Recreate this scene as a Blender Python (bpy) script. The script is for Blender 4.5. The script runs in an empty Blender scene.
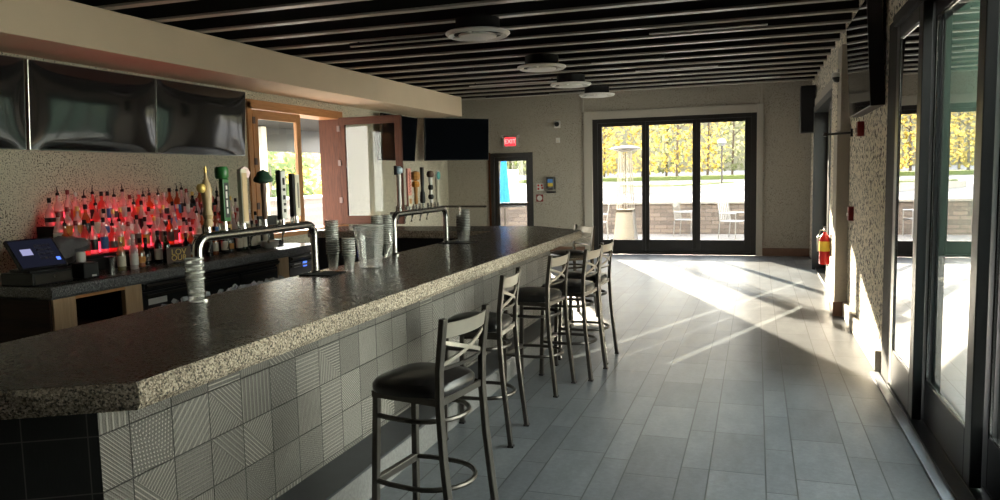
import bpy, math, random
from mathutils import Vector, Matrix
R = random.Random(7)
sc = bpy.context.scene
col = sc.collection
PI = math.pi

# ------------------------------------------------------------------ materials
class NT:
    def __init__(self, name):
        self.mat = bpy.data.materials.new(name); self.mat.use_nodes = True
        self.t = self.mat.node_tree; self.t.nodes.clear()
        self.out = self.t.nodes.new('ShaderNodeOutputMaterial')
    def n(self, kind, **kw):
        nd = self.t.nodes.new(kind)
        for k, v in kw.items(): setattr(nd, k, v)
        return nd
    def put(self, sock, v):
        if hasattr(v, 'is_output'): self.t.links.new(v, sock)
        elif isinstance(v, (tuple, list)):
            v = tuple(v)
            if len(sock.default_value) == 4 and len(v) == 3: v = v + (1,)
            sock.default_value = v
        else: sock.default_value = v
    def m(self, op, a, b=None, c=None, clamp=False):
        nd = self.n('ShaderNodeMath', operation=op); nd.use_clamp = clamp
        self.put(nd.inputs[0], a)
        if b is not None: self.put(nd.inputs[1], b)
        if c is not None: self.put(nd.inputs[2], c)
        return nd.outputs[0]
    def mix(self, f, a, b):
        nd = self.n('ShaderNodeMix', data_type='RGBA')
        self.put(nd.inputs[0], f); self.put(nd.inputs[6], a); self.put(nd.inputs[7], b)
        return nd.outputs[2]
    def co(self): return self.n('ShaderNodeTexCoord').outputs['Object']
    def xyz(self, v):
        s = self.n('ShaderNodeSeparateXYZ'); self.t.links.new(v, s.inputs[0]); return s.outputs
    def comb(self, x, y, z=0.0):
        s = self.n('ShaderNodeCombineXYZ')
        for i, v in enumerate((x, y, z)): self.put(s.inputs[i], v)
        return s.outputs[0]
    def scl(self, v, s):
        nd = self.n('ShaderNodeVectorMath', operation='MULTIPLY'); self.put(nd.inputs[0], v); nd.inputs[1].default_value = s
        return nd.outputs[0]
    def noise(self, v, scale, detail=3, rough=.5):
        nd = self.n('ShaderNodeTexNoise'); self.t.links.new(v, nd.inputs['Vector'])
        nd.inputs['Scale'].default_value = scale; nd.inputs['Detail'].default_value = detail; nd.inputs['Roughness'].default_value = rough
        return nd.outputs['Fac']
    def vor(self, v, scale, out='Distance', feature='F1'):
        nd = self.n('ShaderNodeTexVoronoi', feature=feature); self.t.links.new(v, nd.inputs['Vector'])
        nd.inputs['Scale'].default_value = scale
        return nd.outputs[out]
    def white(self, v):
        nd = self.n('ShaderNodeTexWhiteNoise', noise_dimensions='2D'); self.t.links.new(v, nd.inputs['Vector']); return nd.outputs
    def ramp(self, f, stops):
        nd = self.n('ShaderNodeValToRGB'); self.put(nd.inputs[0], f)
        el = nd.color_ramp.elements
        while len(el) < len(stops): el.new(.5)
        for e, (p, c) in zip(el, stops):
            e.position = p; e.color = tuple(c) + (1,) if len(c) == 3 else c
        return nd.outputs[0]
    def step(self, v, lo, hi):
        nd = self.n('ShaderNodeMapRange', interpolation_type='SMOOTHSTEP'); self.put(nd.inputs[0], v)
        nd.inputs[1].default_value = lo; nd.inputs[2].default_value = hi
        return nd.outputs[0]
    def bump(self, h, strength=.3, dist=.01):
        nd = self.n('ShaderNodeBump'); self.put(nd.inputs['Height'], h)
        nd.inputs['Strength'].default_value = strength; nd.inputs['Distance'].default_value = dist
        return nd.outputs[0]
    def bsdf(self, color, rough=.5, metal=0, normal=None, **kw):
        nd = self.n('ShaderNodeBsdfPrincipled')
        self.put(nd.inputs['Base Color'], color); self.put(nd.inputs['Roughness'], rough); self.put(nd.inputs['Metallic'], metal)
        if normal is not None: self.t.links.new(normal, nd.inputs['Normal'])
        for k, v in kw.items(): self.put(nd.inputs[k.replace('_', ' ')], v)
        return nd.outputs[0]
    def surf(self, s):
        self.t.links.new(s, self.out.inputs[0]); return self.mat

def plain(name, c, rough=.5, metal=0, var=.12, scale=12, bump=0, **kw):
    k = NT(name); v = k.co(); f = k.noise(v, scale, 4)
    c2 = tuple(x * (1 - var) for x in c); c3 = tuple(min(1, x * (1 + var)) for x in c)
    colr = k.mix(f, c2, c3)
    nm = k.bump(f, bump, .01) if bump else None
    return k.surf(k.bsdf(colr, rough, metal, nm, **kw))

def emis(name, c, s):
    k = NT(name); e = k.n('ShaderNodeEmission'); k.put(e.inputs[0], c); e.inputs[1].default_value = s
    return k.surf(e.outputs[0])

def stucco(name, base, pit, pit_shade=.5, bump=.6, scale=1.0, thr=0.0):
    k = NT(name); v = k.co()
    n1 = k.noise(v, 45 * scale, 5, .65); n2 = k.noise(v, 2.2, 3); p = k.noise(v, 70 * scale, 2, .5)
    pm = k.step(p, .60 - thr, .67 - thr)
    patch = k.step(n2, .35, .7)
    pm = k.m('MULTIPLY', pm, k.m('MULTIPLY_ADD', patch, pit_shade * .6, pit_shade * .5))
    c = k.mix(n2, tuple(x * .93 for x in base), tuple(x * 1.05 for x in base))
    c = k.mix(pm, c, pit)  # shade inside the pits painted into the colour
    h = k.m('SUBTRACT', n1, k.m('MULTIPLY', pm, .9))
    return k.surf(k.bsdf(c, .9, 0, k.bump(h, bump, .012)))

def granite(name, dark=True):
    k = NT(name); v = k.co()
    q = 1.7 if dark else 1.9
    a = k.noise(v, 55 * q, 6, .7); b = k.vor(v, 90 * q, 'Color'); c = k.noise(v, 160, 3)
    bx = k.xyz(b)[0]
    f = k.m('ADD', k.m('MULTIPLY', a, .65), k.m('MULTIPLY', bx, .35))
    if dark:
        cr = k.ramp(f, [(.35, (.004, .004, .004)), (.52, (.014, .012, .010)), (.62, (.05, .038, .030)), (.74, (.12, .10, .08))])
        return k.surf(k.bsdf(cr, k.m('MULTIPLY_ADD', a, .5, .02), 0, k.bump(c, .05, .002), Specular_IOR_Level=.5))
    cr = k.ramp(f, [(.34, (.05, .042, .034)), (.46, (.27, .215, .155)), (.56, (.50, .42, .32)), (.68, (.68, .60, .48))])
    h = k.noise(v, 38, 5, .7)
    return k.surf(k.bsdf(cr, .6, 0, k.bump(h, .9, .02)))

def wood(name, c1, c2, rough=.4, axis=2, scale=1.0):
    k = NT(name); v = k.co(); s = [14, 14, 14]; s[axis] = 1.1
    f = k.noise(k.scl(v, tuple(x * scale for x in s)), 3.2, 5, .6)
    f2 = k.noise(k.scl(v, tuple(x * scale for x in s)), 11, 2)
    f = k.m('ADD', k.m('MULTIPLY', f, .75), k.m('MULTIPLY', f2, .25))
    c = k.ramp(f, [(.3, c1), (.7, c2)])
    return k.surf(k.bsdf(c, rough, 0, k.bump(f, .08, .004), Specular_IOR_Level=.2))

def floor_mat():
    k = NT('floor_tile'); v = k.co(); x, y, z = k.xyz(v)
    px = k.m('DIVIDE', k.m('ADD', x, .387), .4485); cx = k.m('FLOOR', px); fx = k.m('SUBTRACT', px, cx)
    wide = k.m('GREATER_THAN', fx, .341)
    ci = k.m('MULTIPLY_ADD', cx, 2, wide)
    off = k.white(k.comb(ci, 3.0))[0]
    py = k.m('ADD', k.m('DIVIDE', y, .645), off); cy = k.m('FLOOR', py); fy = k.m('SUBTRACT', py, cy)
    gx = k.m('MULTIPLY', k.m('MINIMUM', k.m('MINIMUM', fx, k.m('SUBTRACT', 1, fx)), k.m('ABSOLUTE', k.m('SUBTRACT', fx, .341))), .4485)
    gy = k.m('MULTIPLY', k.m('MINIMUM', fy, k.m('SUBTRACT', 1, fy)), .645)
    g = k.step(k.m('MINIMUM', gx, gy), .0025, .005)
    tv = k.white(k.comb(ci, cy))[0]
    n1 = k.noise(v, 30, 6, .75); n2 = k.noise(k.scl(v, (1, .35, 1)), 7, 5, .65)
    f = k.m('ADD', k.m('MULTIPLY', n1, .5), k.m('ADD', k.m('MULTIPLY', n2, .35), k.m('MULTIPLY', tv, .13)))
    c = k.ramp(f, [(.32, (.068, .073, .080)), (.5, (.120, .128, .138)), (.68, (.185, .195, .207))])
    c = k.mix(g, (.035, .035, .037), c)
    h = k.m('ADD', k.m('MULTIPLY', g, .6), k.m('MULTIPLY', n1, .5))
    return k.surf(k.bsdf(c, k.m('MULTIPLY_ADD', n1, .2, .27), 0, k.bump(h, .25, .004), Specular_IOR_Level=.5))

def bar_tile_mat():
    k = NT('patterned_tile'); v = k.co(); x, y, z = k.xyz(v)
    u = k.m('DIVIDE', k.m('ADD', x, .075), .207); w = k.m('DIVIDE', z, .2)
    cu, cw = k.m('FLOOR', u), k.m('FLOOR', w); fu, fw = k.m('SUBTRACT', u, cu), k.m('SUBTRACT', w, cw)
    def rnd(s): return k.white(k.comb(k.m('ADD', cu, s), k.m('ADD', cw, s * 1.7)))[0]
    r1, r2, r3 = rnd(.37), rnd(5.13), rnd(9.71)
    ang = k.m('MULTIPLY', k.m('FLOOR', k.m('MULTIPLY', r1, 4)), PI / 4)
    # half of the tiles change direction across their diagonal
    diag = k.m('MULTIPLY', k.m('GREATER_THAN', k.m('ADD', fu, fw), 1.0), k.m('GREATER_THAN', r3, .55))
    ang = k.m('MULTIPLY_ADD', diag, PI / 2, ang)
    s = k.m('ADD', k.m('MULTIPLY', fu, k.m('COSINE', ang)), k.m('MULTIPLY', fw, k.m('SINE', ang)))
    fr = k.m('MULTIPLY_ADD', k.m('FLOOR', k.m('MULTIPLY', r2, 5)), 16.0, 50.0)
    st = k.m('SINE', k.m('MULTIPLY', s, fr))
    t = k.m('SUBTRACT', k.m('MULTIPLY', fu, k.m('SINE', ang)), k.m('MULTIPLY', fw, k.m('COSINE', ang)))
    dots = k.m('MULTIPLY', st, k.m('SINE', k.m('MULTIPLY', t, 64)))
    isdot = k.m('GREATER_THAN', rnd(2.9), .68)
    pat = k.m('ADD', k.m('MULTIPLY', isdot, dots), k.m('MULTIPLY', k.m('SUBTRACT', 1, isdot), st))
    pat = k.step(pat, .1, .9)
    g = k.m('MINIMUM', k.m('MINIMUM', fu, k.m('SUBTRACT', 1, fu)), k.m('MINIMUM', fw, k.m('SUBTRACT', 1, fw)))
    gm = k.step(g, .008, .018)
    fine = k.noise(k.scl(v, (60, 60, 5)), 4, 4, .7)
    tone = k.m('MULTIPLY_ADD', rnd(7.7), .5, .7)
    base = k.m('MULTIPLY', tone, k.m('MULTIPLY_ADD', fine, .15, .06))
    amp = k.m('MULTIPLY_ADD', k.m('MULTIPLY', rnd(4.4), rnd(4.4)), .26, .05)
    val = k.m('MULTIPLY_ADD', pat, amp, base)
    val = k.m('ADD', k.m('MULTIPLY', val, gm), k.m('MULTIPLY', k.m('SUBTRACT', 1, gm), .012))
    c = k.n('ShaderNodeCombineColor')
    for i, q in enumerate((1.0, .93, .82)): k.put(c.inputs[i], k.m('MULTIPLY', val, q))
    h = k.m('ADD', k.m('MULTIPLY', pat, .5), k.m('ADD', k.m('MULTIPLY', gm, 1.0), k.m('MULTIPLY', fine, .9)))
    return k.surf(k.bsdf(c.outputs[0], .42, 0, k.bump(h, 1.0, .006), Specular_IOR_Level=.8))

def dark_tile_mat():
    k = NT('plain_dark_tile'); v = k.co(); x, y, z = k.xyz(v)
    u = k.m('DIVIDE', x, .205); w = k.m('DIVIDE', z, .2)
    fu, fw = k.m('FRACT', u), k.m('FRACT', w)
    g = k.step(k.m('MINIMUM', k.m('MINIMUM', fu, k.m('SUBTRACT', 1, fu)), k.m('MINIMUM', fw, k.m('SUBTRACT', 1, fw))), .006, .014)
    f = k.noise(k.scl(v, (70, 70, 4)), 4, 4, .7)
    c = k.mix(f, (.012, .012, .012), (.035, .036, .036)); c = k.mix(g, (.13, .12, .11), c)
    return k.surf(k.bsdf(c, .5, 0, k.bump(f, .2, .003)))

def glass(name, tint=(1, 1, 1), boost=1.0, base=.0, rough=0.0):
    k = NT(name); fr = k.n('ShaderNodeFresnel'); fr.inputs[0].default_value = 1.5
    f = k.m('ADD', k.m('MULTIPLY', fr.outputs[0], boost), base, clamp=True)
    f = k.m('MULTIPLY', f, k.m('SUBTRACT', 1, k.n('ShaderNodeNewGeometry').outputs['Backfacing']))
    tr = k.n('ShaderNodeBsdfTransparent'); k.put(tr.inputs[0], tint)
    gl = k.n('ShaderNodeBsdfGlossy'); gl.inputs['Roughness'].default_value = rough
    mx = k.n('ShaderNodeMixShader'); k.put(mx.inputs[0], f)
    k.t.links.new(tr.outputs[0], mx.inputs[1]); k.t.links.new(gl.outputs[0], mx.inputs[2])
    return k.surf(mx.outputs[0])

def bottle_glass(name, tint, body, solid):
    k = NT(name); fr = k.n('ShaderNodeFresnel'); fr.inputs[0].default_value = 1.5
    tr = k.n('ShaderNodeBsdfTransparent'); k.put(tr.inputs[0], tint)
    tl = k.n('ShaderNodeBsdfTranslucent'); k.put(tl.inputs[0], body)
    gl = k.n('ShaderNodeBsdfGlossy'); gl.inputs['Roughness'].default_value = .05
    df = k.n('ShaderNodeBsdfDiffuse'); k.put(df.inputs[0], body)
    m0 = k.n('ShaderNodeMixShader'); m0.inputs[0].default_value = .5
    k.t.links.new(tl.outputs[0], m0.inputs[1]); k.t.links.new(df.outputs[0], m0.inputs[2])
    m1 = k.n('ShaderNodeMixShader'); m1.inputs[0].default_value = solid
    k.t.links.new(tr.outputs[0], m1.inputs[1]); k.t.links.new(m0.outputs[0], m1.inputs[2])
    m2 = k.n('ShaderNodeMixShader'); k.put(m2.inputs[0], k.m('MULTIPLY', k.m('ADD', fr.outputs[0], .10, clamp=True), k.m('SUBTRACT', 1, k.n('ShaderNodeNewGeometry').outputs['Backfacing'])))
    k.t.links.new(m1.outputs[0], m2.inputs[1]); k.t.links.new(gl.outputs[0], m2.inputs[2])
    return k.surf(m2.outputs[0])

def leaves(name, a, b):
    k = NT(name); v = k.co(); f = k.noise(v, 1.3, 3)
    c = k.mix(f, a, b)
    d = k.n('ShaderNodeBsdfDiffuse'); t = k.n('ShaderNodeBsdfTranslucent')
    k.put(d.inputs[0], c); k.put(t.inputs[0], c)
    m = k.n('ShaderNodeMixShader'); m.inputs[0].default_value = .55
    k.t.links.new(d.outputs[0], m.inputs[1]); k.t.links.new(t.outputs[0], m.inputs[2])
    return k.surf(m.outputs[0])

def stone_wall_mat():
    k = NT('stacked_stone'); v = k.co(); x, y, z = k.xyz(v)
    b = k.n('ShaderNodeTexBrick'); k.t.links.new(k.comb(x, z), b.inputs['Vector'])
    b.inputs['Scale'].default_value = 1; b.inputs['Brick Width'].default_value = .34; b.inputs['Row Height'].default_value = .11
    b.inputs['Mortar Size'].default_value = .012; b.inputs['Color1'].default_value = (.30, .23, .18, 1); b.inputs['Color2'].default_value = (.10, .075, .06, 1)
    b.inputs['Mortar'].default_value = (.10, .075, .06, 1)
    n = k.noise(v, 14, 4)
    c = k.mix(k.m('MULTIPLY', n, .5), b.outputs[0], (.26, .23, .20))
    return k.surf(k.bsdf(c, .85, 0, k.bump(n, .4, .02)))

def screen_film(name):
    k = NT(name); v = k.co()
    n = k.noise(k.scl(v, (1, .9, 1.1)), 1.5, 1, .4)
    return k.surf(k.bsdf((.012, .012, .014), .09, 0, k.bump(n, .12, .10), IOR=1.7))

M = dict(
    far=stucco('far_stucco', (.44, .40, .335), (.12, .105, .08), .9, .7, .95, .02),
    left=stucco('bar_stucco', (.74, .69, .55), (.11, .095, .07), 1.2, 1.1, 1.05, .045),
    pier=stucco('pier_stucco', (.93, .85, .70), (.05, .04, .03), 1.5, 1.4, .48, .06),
    soffit=plain('soffit_paint', (.74, .59, .43), .75, 0, .05, 3),
    trim=stucco('trim_plaster', (.47, .43, .37), (.2, .18, .15), .25, .25),
    base=plain('base_tile', (.19, .105, .07), .5, 0, .2),
    floor=floor_mat(), bartile=bar_tile_mat(), darktile=dark_tile_mat(),
    deck=plain('deck_black', (.012, .012, .013), .6),
    joistlit=plain('joist_lit_underside', (.40, .37, .33), .38, 0, .2, 20),
    bronze=plain('dark_bronze', (.028, .025, .024), .38, .3, .15),
    blackframe=plain('black_frame', (.020, .020, .020), .34, 0, .15, Specular_IOR_Level=.4),
    granite=granite('polished_granite'), rock=granite('chiselled_granite', False),
    riser=plain('step_stone', (.19, .185, .18), .55, 0, .35, 60, .2),
    steptop=plain('step_dark_tile', (.035, .037, .042), .45, 0, .3, 14),
    glassd=glass('clear_glass', (.60, .605, .60), .8), glasst=glass('tinted_glass', (.86, .90, .86), 2.4, .08),
    glassw=glass('wood_door_glass', (.93, .95, .94), .8, .0),
    steel=plain('brushed_steel', (.55, .54, .52), .22, 1, .08, 40),
    dsteel=plain('gunmetal', (.095, .086, .076), .36, .85, .12, 30),
    vinyl=plain('black_vinyl', (.013, .012, .012), .30, 0, .2, 30, .03),
    slat=plain('slat_metal', (.30, .275, .235), .42, .6, .1, 20),
    black=plain('black_plastic', (.012, .012, .014), .38), blackm=plain('black_matte', (.006, .006, .007), .85),
    film=screen_film('warped_screen'), tvg=plain('gloss_screen', (.01, .011, .013), .05), tvs=plain('tv_screen', (.004, .005, .007), .4, Specular_IOR_Level=0.0),
    oak=wood('orange_oak', (.42, .19, .075), (.62, .32, .14)), oakx=wood('orange_oak_rail', (.42, .19, .075), (.62, .32, .14), axis=1),
    walnut=wood('dark_shaded_wood', (.045, .013, .005), (.10, .034, .014), .6), darkwoodx=wood('dark_shaded_rail', (.045, .013, .005), (.10, .034, .014), .6, axis=0),  # open leaf and jamb: their shade put into a darker wood colour
    plank=wood('red_planks', (.018, .008, .006), (.05, .022, .015), axis=0, scale=.6),
    maple=wood('light_maple', (.44, .29, .17), (.60, .42, .26)),
    white=plain('white_plastic', (.72, .70, .66), .4, 0, .04), cream=plain('cream_paper', (.68, .62, .50), .7, 0, .1),
    red=plain('red_paint', (.50, .012, .012), .32, 0, .1), dred=plain('dark_red_paint', (.22, .010, .012), .4),
    gold=plain('gold_letters', (.80, .56, .16), .35, .3), brown=plain('brown_card', (.13, .085, .07), .6),
    yellow=plain('yellow_label', (.75, .55, .06), .5), orange=plain('orange_label', (.70, .30, .05), .5),
    blue=plain('blue_panel', (.05, .20, .55), .4), teal=plain('teal_paint', (.04, .42, .42), .5),
    cup=bottle_glass('clear_plastic', (.985, .985, .98), (1, 1, .97), .13), cuprim=plain('rim_highlight', (.80, .80, .76), .25, Transmission_Weight=.5),  # rims whitened: bright edge highlights put into the colour
    ice=bottle_glass('ice', (.9, .92, .95), (.8, .85, .9), .5),
    concrete=plain('concrete', (.24, .22, .20), .85, 0, .12, 4), asphalt=plain('asphalt', (.19, .185, .185), .9, 0, .12, 2),
    grass=plain('lawn', (.12, .15, .04), .95, 0, .3, 8), stone=stone_wall_mat(), cap=plain('stone_cap', (.42, .39, .34), .8, 0, .1),
    bark=plain('bark', (.13, .10, .08), .9, 0, .3, 20), galv=plain('galvanised', (.40, .40, .39), .35, .9, .05),
    heaterglass=glass('heater_tube', (.9, .86, .8), 1.0, .1),
    tealbox=plain('teal_reflection', (.05, .36, .38), .35, 0, .5, 9), maskgreen=plain('mask_green', (.02, .045, .03), .8, 0, .4, 6),
    umb=plain('blue_canvas', (.02, .26, .75), .8, 0, .1),
    green=plain('green_enamel', (.02, .13, .03), .35), tan=plain('tan_wood', (.52, .37, .20), .45, 0, .12), pink=plain('pink_board', (.78, .33, .27), .5),
    ltpink=plain('pale_pink', (.75, .55, .55), .5), foliage=plain('tree_green', (.015, .055, .03), .6), barkh=plain('handle_brown', (.13, .07, .045), .5),
    amber=plain('amber_wood', (.50, .23, .06), .4), chrome=plain('chrome', (.78, .78, .77), .26, 1, .02), sill=plain('sill_grey', (.42, .45, .50), .35, 0, .08), paleblue=plain('pale_blue', (.45, .58, .68), .4), tealb=plain('teal_badge', (.06, .33, .33), .4),
    bag=plain('dark_film', (.13, .12, .13), .30, 0, .5, 14, .6),
    exitw=plain('exit_housing', (.62, .60, .56), .5), exitr=emis('exit_red', (1, .03, .04), .7), exitp=emis('exit_pink', (1, .35, .32), .7),
    led=emis('red_led', (1, .04, .07), 1.2), ui=emis('screen_ui', (.45, .45, .75), .22), uib=emis('screen_blue', (.08, .18, .9), .6), uid=emis('screen_dark', (.010, .011, .02), .3),
)
MB_G = [bottle_glass('bottle_clear', (1, .93, .93), (1, .86, .84), .55), bottle_glass('bottle_redglow', (.95, .35, .33), (1, .24, .22), .6),  # pink and red glass carries the step's red glow in its colour
        bottle_glass('bottle_amber', (.75, .32, .12), (.8, .30, .12), .42), bottle_glass('bottle_green', (.12, .22, .10), (.05, .10, .04), .5),
        plain('bottle_black', (.012, .010, .010), .15), bottle_glass('bottle_straw', (.90, .85, .60), (.65, .60, .38), .4)]

# ------------------------------------------------------------------ mesh builder
class MB:
    def __init__(self): self.v = []; self.f = []
    def add(self, vs, fs, X=None):
        b = len(self.v)
        self.v += [tuple(X @ Vector(q)) if X is not None else tuple(q) for q in vs]
        self.f += [tuple(i + b for i in q) for q in fs]; return self
    def box(self, x0, x1, y0, y1, z0, z1, X=None):
        vs = [(x, y, z) for z in (z0, z1) for y in (y0, y1) for x in (x0, x1)]
        return self.add(vs, [(0, 2, 3, 1), (4, 5, 7, 6), (0, 1, 5, 4), (2, 6, 7, 3), (0, 4, 6, 2), (1, 3, 7, 5)], X)
    def lathe(self, prof, c=(0, 0, 0), n=16, X=None):
        vs = []; fs = []
        for r, z in prof:
            for i in range(n):
                a = 2 * PI * i / n; vs.append((c[0] + r * math.cos(a), c[1] + r * math.sin(a), c[2] + z))
        for j in range(len(prof) - 1):
            for i in range(n):
                i2 = (i + 1) % n; fs.append((j * n + i, j * n + i2, (j + 1) * n + i2, (j + 1) * n + i))
        if prof[0][0] > 1e-6: fs.append(tuple(reversed(range(n))))
        if prof[-1][0] > 1e-6: fs.append(tuple(range((len(prof) - 1) * n, len(prof) * n)))
        return self.add(vs, fs, X)
    def tube(self, pts, r, n=10, closed=False, up=(0, 0, 1), sq=None, X=None):
        pts = [Vector(p) for p in pts]; N = len(pts); vs = []; fs = []
        for i, p in enumerate(pts):
            a = pts[i - 1] if (i > 0 or closed) else p; b = pts[(i + 1) % N] if (i < N - 1 or closed) else p
            t = (b - a).normalized(); u = Vector(up)
            if abs(t.dot(u)) > .95: u = Vector((1, 0, 0))
            s = t.cross(u).normalized(); w = s.cross(t).normalized()
            rr = r[i] if isinstance(r, (list, tuple)) else r
            if sq:
                for ax, bx in ((-1, -1), (1, -1), (1, 1), (-1, 1)): vs.append(p + s * ax * sq[0] / 2 + w * bx * sq[1] / 2)
            else:
                for k in range(n):
                    q = 2 * PI * k / n; vs.append(p + s * rr * math.cos(q) + w * rr * math.sin(q))
        m = 4 if sq else n
        for i in range(N if closed else N - 1):
            i2 = (i + 1) % N
            for k in range(m):
                k2 = (k + 1) % m; fs.append((i * m + k, i * m + k2, i2 * m + k2, i2 * m + k))
        if not closed: fs += [tuple(reversed(range(m))), tuple(range((N - 1) * m, N * m))]
        return self.add(vs, fs, X)
    def prism(self, poly, z0, z1, X=None):
        n = len(poly); vs = [(x, y, z0) for x, y in poly] + [(x, y, z1) for x, y in poly]
        fs = [tuple(reversed(range(n))), tuple(range(n, 2 * n))] + [(i, (i + 1) % n, n + (i + 1) % n, n + i) for i in range(n)]
        return self.add(vs, fs, X)
    def build(self, name, mat, parent=None, smooth=False, bevel=0, world=False, origin=None, rz=0):
        vs = self.v; me = bpy.data.meshes.new(name)
        if origin is not None:
            Xi = (Matrix.Translation(origin) @ Matrix.Rotation(rz, 4, 'Z')).inverted(); vs = [tuple(Xi @ Vector(q)) for q in vs]
        elif world and parent is not None:
            X = wm(parent).inverted(); vs = [tuple(X @ Vector(q)) for q in vs]
        me.from_pydata(vs, [], self.f); me.update()
        import bmesh
        bm = bmesh.new(); bm.from_mesh(me); bmesh.ops.recalc_face_normals(bm, faces=bm.faces); bm.to_mesh(me); bm.free()
        me.materials.append(mat)
        if smooth:
            for p in me.polygons: p.use_smooth = True
            try: me.set_sharp_from_angle(angle=math.radians(38))
            except Exception: pass
        o = bpy.data.objects.new(name, me); col.objects.link(o)
        if origin is not None: o.location = origin; o.rotation_euler = (0, 0, rz)
        if parent is not None: o.parent = parent
        if bevel:
            b = o.modifiers.new('bevel', 'BEVEL'); b.width = bevel; b.segments = 2; b.limit_method = 'ANGLE'
        return o
def wm(o):
    X = Matrix.LocRotScale(o.location, o.rotation_euler, o.scale)
    return wm(o.parent) @ X if o.parent else X
def box(*a): return MB().box(*a)
def tag(o, label=None, cat=None, group=None, kind=None):
    if label: o['label'] = label
    if cat: o['category'] = cat
    if group: o['group'] = group
    if kind: o['kind'] = kind
    return o
def thing(name, label, cat, loc=(0, 0, 0), rz=0, group=None):
    o = bpy.data.objects.new(name, None); col.objects.link(o); o.empty_display_size = .1
    o.location = loc; o.rotation_euler = (0, 0, rz); return tag(o, label, cat, group)
def setting(name, parent=None):
    o = bpy.data.objects.new(name, None); col.objects.link(o); o['kind'] = 'structure'
    if parent: o.parent = parent
    return o
def struct(o): o['kind'] = 'structure'; return o
def dup(o, parent=None):
    c = o.copy(); col.objects.link(c)
    if parent is not None: c.parent = parent
    for ch in list(o.children): dup(ch, c)
    return c
ORD = 'first second third fourth fifth sixth seventh eighth ninth tenth eleventh twelfth thirteenth fourteenth fifteenth sixteenth seventeenth eighteenth nineteenth twentieth twenty-first twenty-second twenty-third twenty-fourth twenty-fifth twenty-sixth twenty-seventh twenty-eighth twenty-ninth thirtieth'.split()
def text_mesh(name, txt, size, mat, parent, X, depth=.004):
    cu = bpy.data.curves.new(name, 'FONT'); cu.body = txt; cu.size = size; cu.extrude = depth; cu.align_x = 'CENTER'; cu.align_y = 'CENTER'
    tmp = bpy.data.objects.new(name + '_src', cu); col.objects.link(tmp)
    dg = bpy.context.evaluated_depsgraph_get(); me = bpy.data.meshes.new_from_object(tmp.evaluated_get(dg))
    bpy.data.objects.remove(tmp); bpy.data.curves.remove(cu)
    me.materials.clear(); me.materials.append(mat)
    o = bpy.data.objects.new(name, me); col.objects.link(o); o.parent = parent; o.matrix_local = X
    return o
# rotation that stands XY-plane text upright facing -Y / +X
FACE_NY = Matrix.Rotation(PI / 2, 4, 'X')
FACE_PX = Matrix.Rotation(PI / 2, 4, 'Z') @ Matrix.Rotation(PI / 2, 4, 'X')

FY = 15.56; RX = .97; LX = -6.42; CEIL = 3.24

# ------------------------------------------------------------------ room shell
struct(box(LX - .3, RX + .02, -2.5, FY, -.12, 0).build('floor', M['floor'], origin=(0, 0, 0)))
struct(box(LX, RX + .3, -2.5, FY + .3, 3.52, 3.6).build('ceiling', M['deck']))
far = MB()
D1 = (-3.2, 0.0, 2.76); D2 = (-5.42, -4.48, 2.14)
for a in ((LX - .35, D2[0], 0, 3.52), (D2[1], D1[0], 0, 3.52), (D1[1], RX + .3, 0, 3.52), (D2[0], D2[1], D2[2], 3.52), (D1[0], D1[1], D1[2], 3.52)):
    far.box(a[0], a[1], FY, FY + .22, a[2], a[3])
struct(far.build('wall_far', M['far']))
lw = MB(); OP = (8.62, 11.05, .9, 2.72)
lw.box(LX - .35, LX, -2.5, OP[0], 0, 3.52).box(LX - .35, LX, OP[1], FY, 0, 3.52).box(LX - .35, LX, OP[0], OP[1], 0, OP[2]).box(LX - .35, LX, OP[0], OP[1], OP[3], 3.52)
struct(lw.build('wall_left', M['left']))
struct(box(LX, RX + .3, -2.72, -2.5, 0, 3.52).build('wall_back', M['walnut']))
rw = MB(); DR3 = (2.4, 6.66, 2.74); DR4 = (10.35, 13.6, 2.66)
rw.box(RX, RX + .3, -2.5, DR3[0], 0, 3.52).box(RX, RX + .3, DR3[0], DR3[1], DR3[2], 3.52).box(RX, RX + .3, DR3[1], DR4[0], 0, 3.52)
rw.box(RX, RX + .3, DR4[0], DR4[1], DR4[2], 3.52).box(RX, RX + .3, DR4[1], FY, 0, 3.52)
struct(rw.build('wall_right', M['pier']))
y = -1.9; 
while y < FY - .15:
    j = struct(box(LX, RX, y + .035, y + .065, CEIL + .022, 3.52).build('ceiling_joist', M['deck']))
    struct(box(LX, RX, y, y + .10, CEIL, CEIL + .022).build('flange', M['joistlit'], j)); y += .62  # pale bottoms: light bounced off the floor, put into the colour
struct(box(LX, -5.6, -2.5, 14.4, 2.86, 3.238).build('ceiling_soffit', M['soffit'], bevel=.006))
# trims
t = MB(); t.box(-3.37, -3.2, FY - .05, FY, 0, 2.92).box(0.0, .12, FY - .05, FY, 0, 2.92).box(-3.2, 0.0, FY - .05, FY, 2.76, 2.92)
struct(t.build('trim_1', M['trim'], bevel=.006))
struct(MB().box(-3.41, -3.37, FY - .02, FY, 2.92, CEIL + .2).box(.06, .10, FY - .02, FY, 2.92, CEIL + .2).build('trim_2', M['trim']))
struct(box(.12, RX, FY - .03, FY, 0, .15).build('baseboard_far', M['base'], bevel=.004))
struct(box(-4.48, -3.37, FY - .03, FY, 0, .15).build('baseboard_bar', M['base'], bevel=.004))
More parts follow.
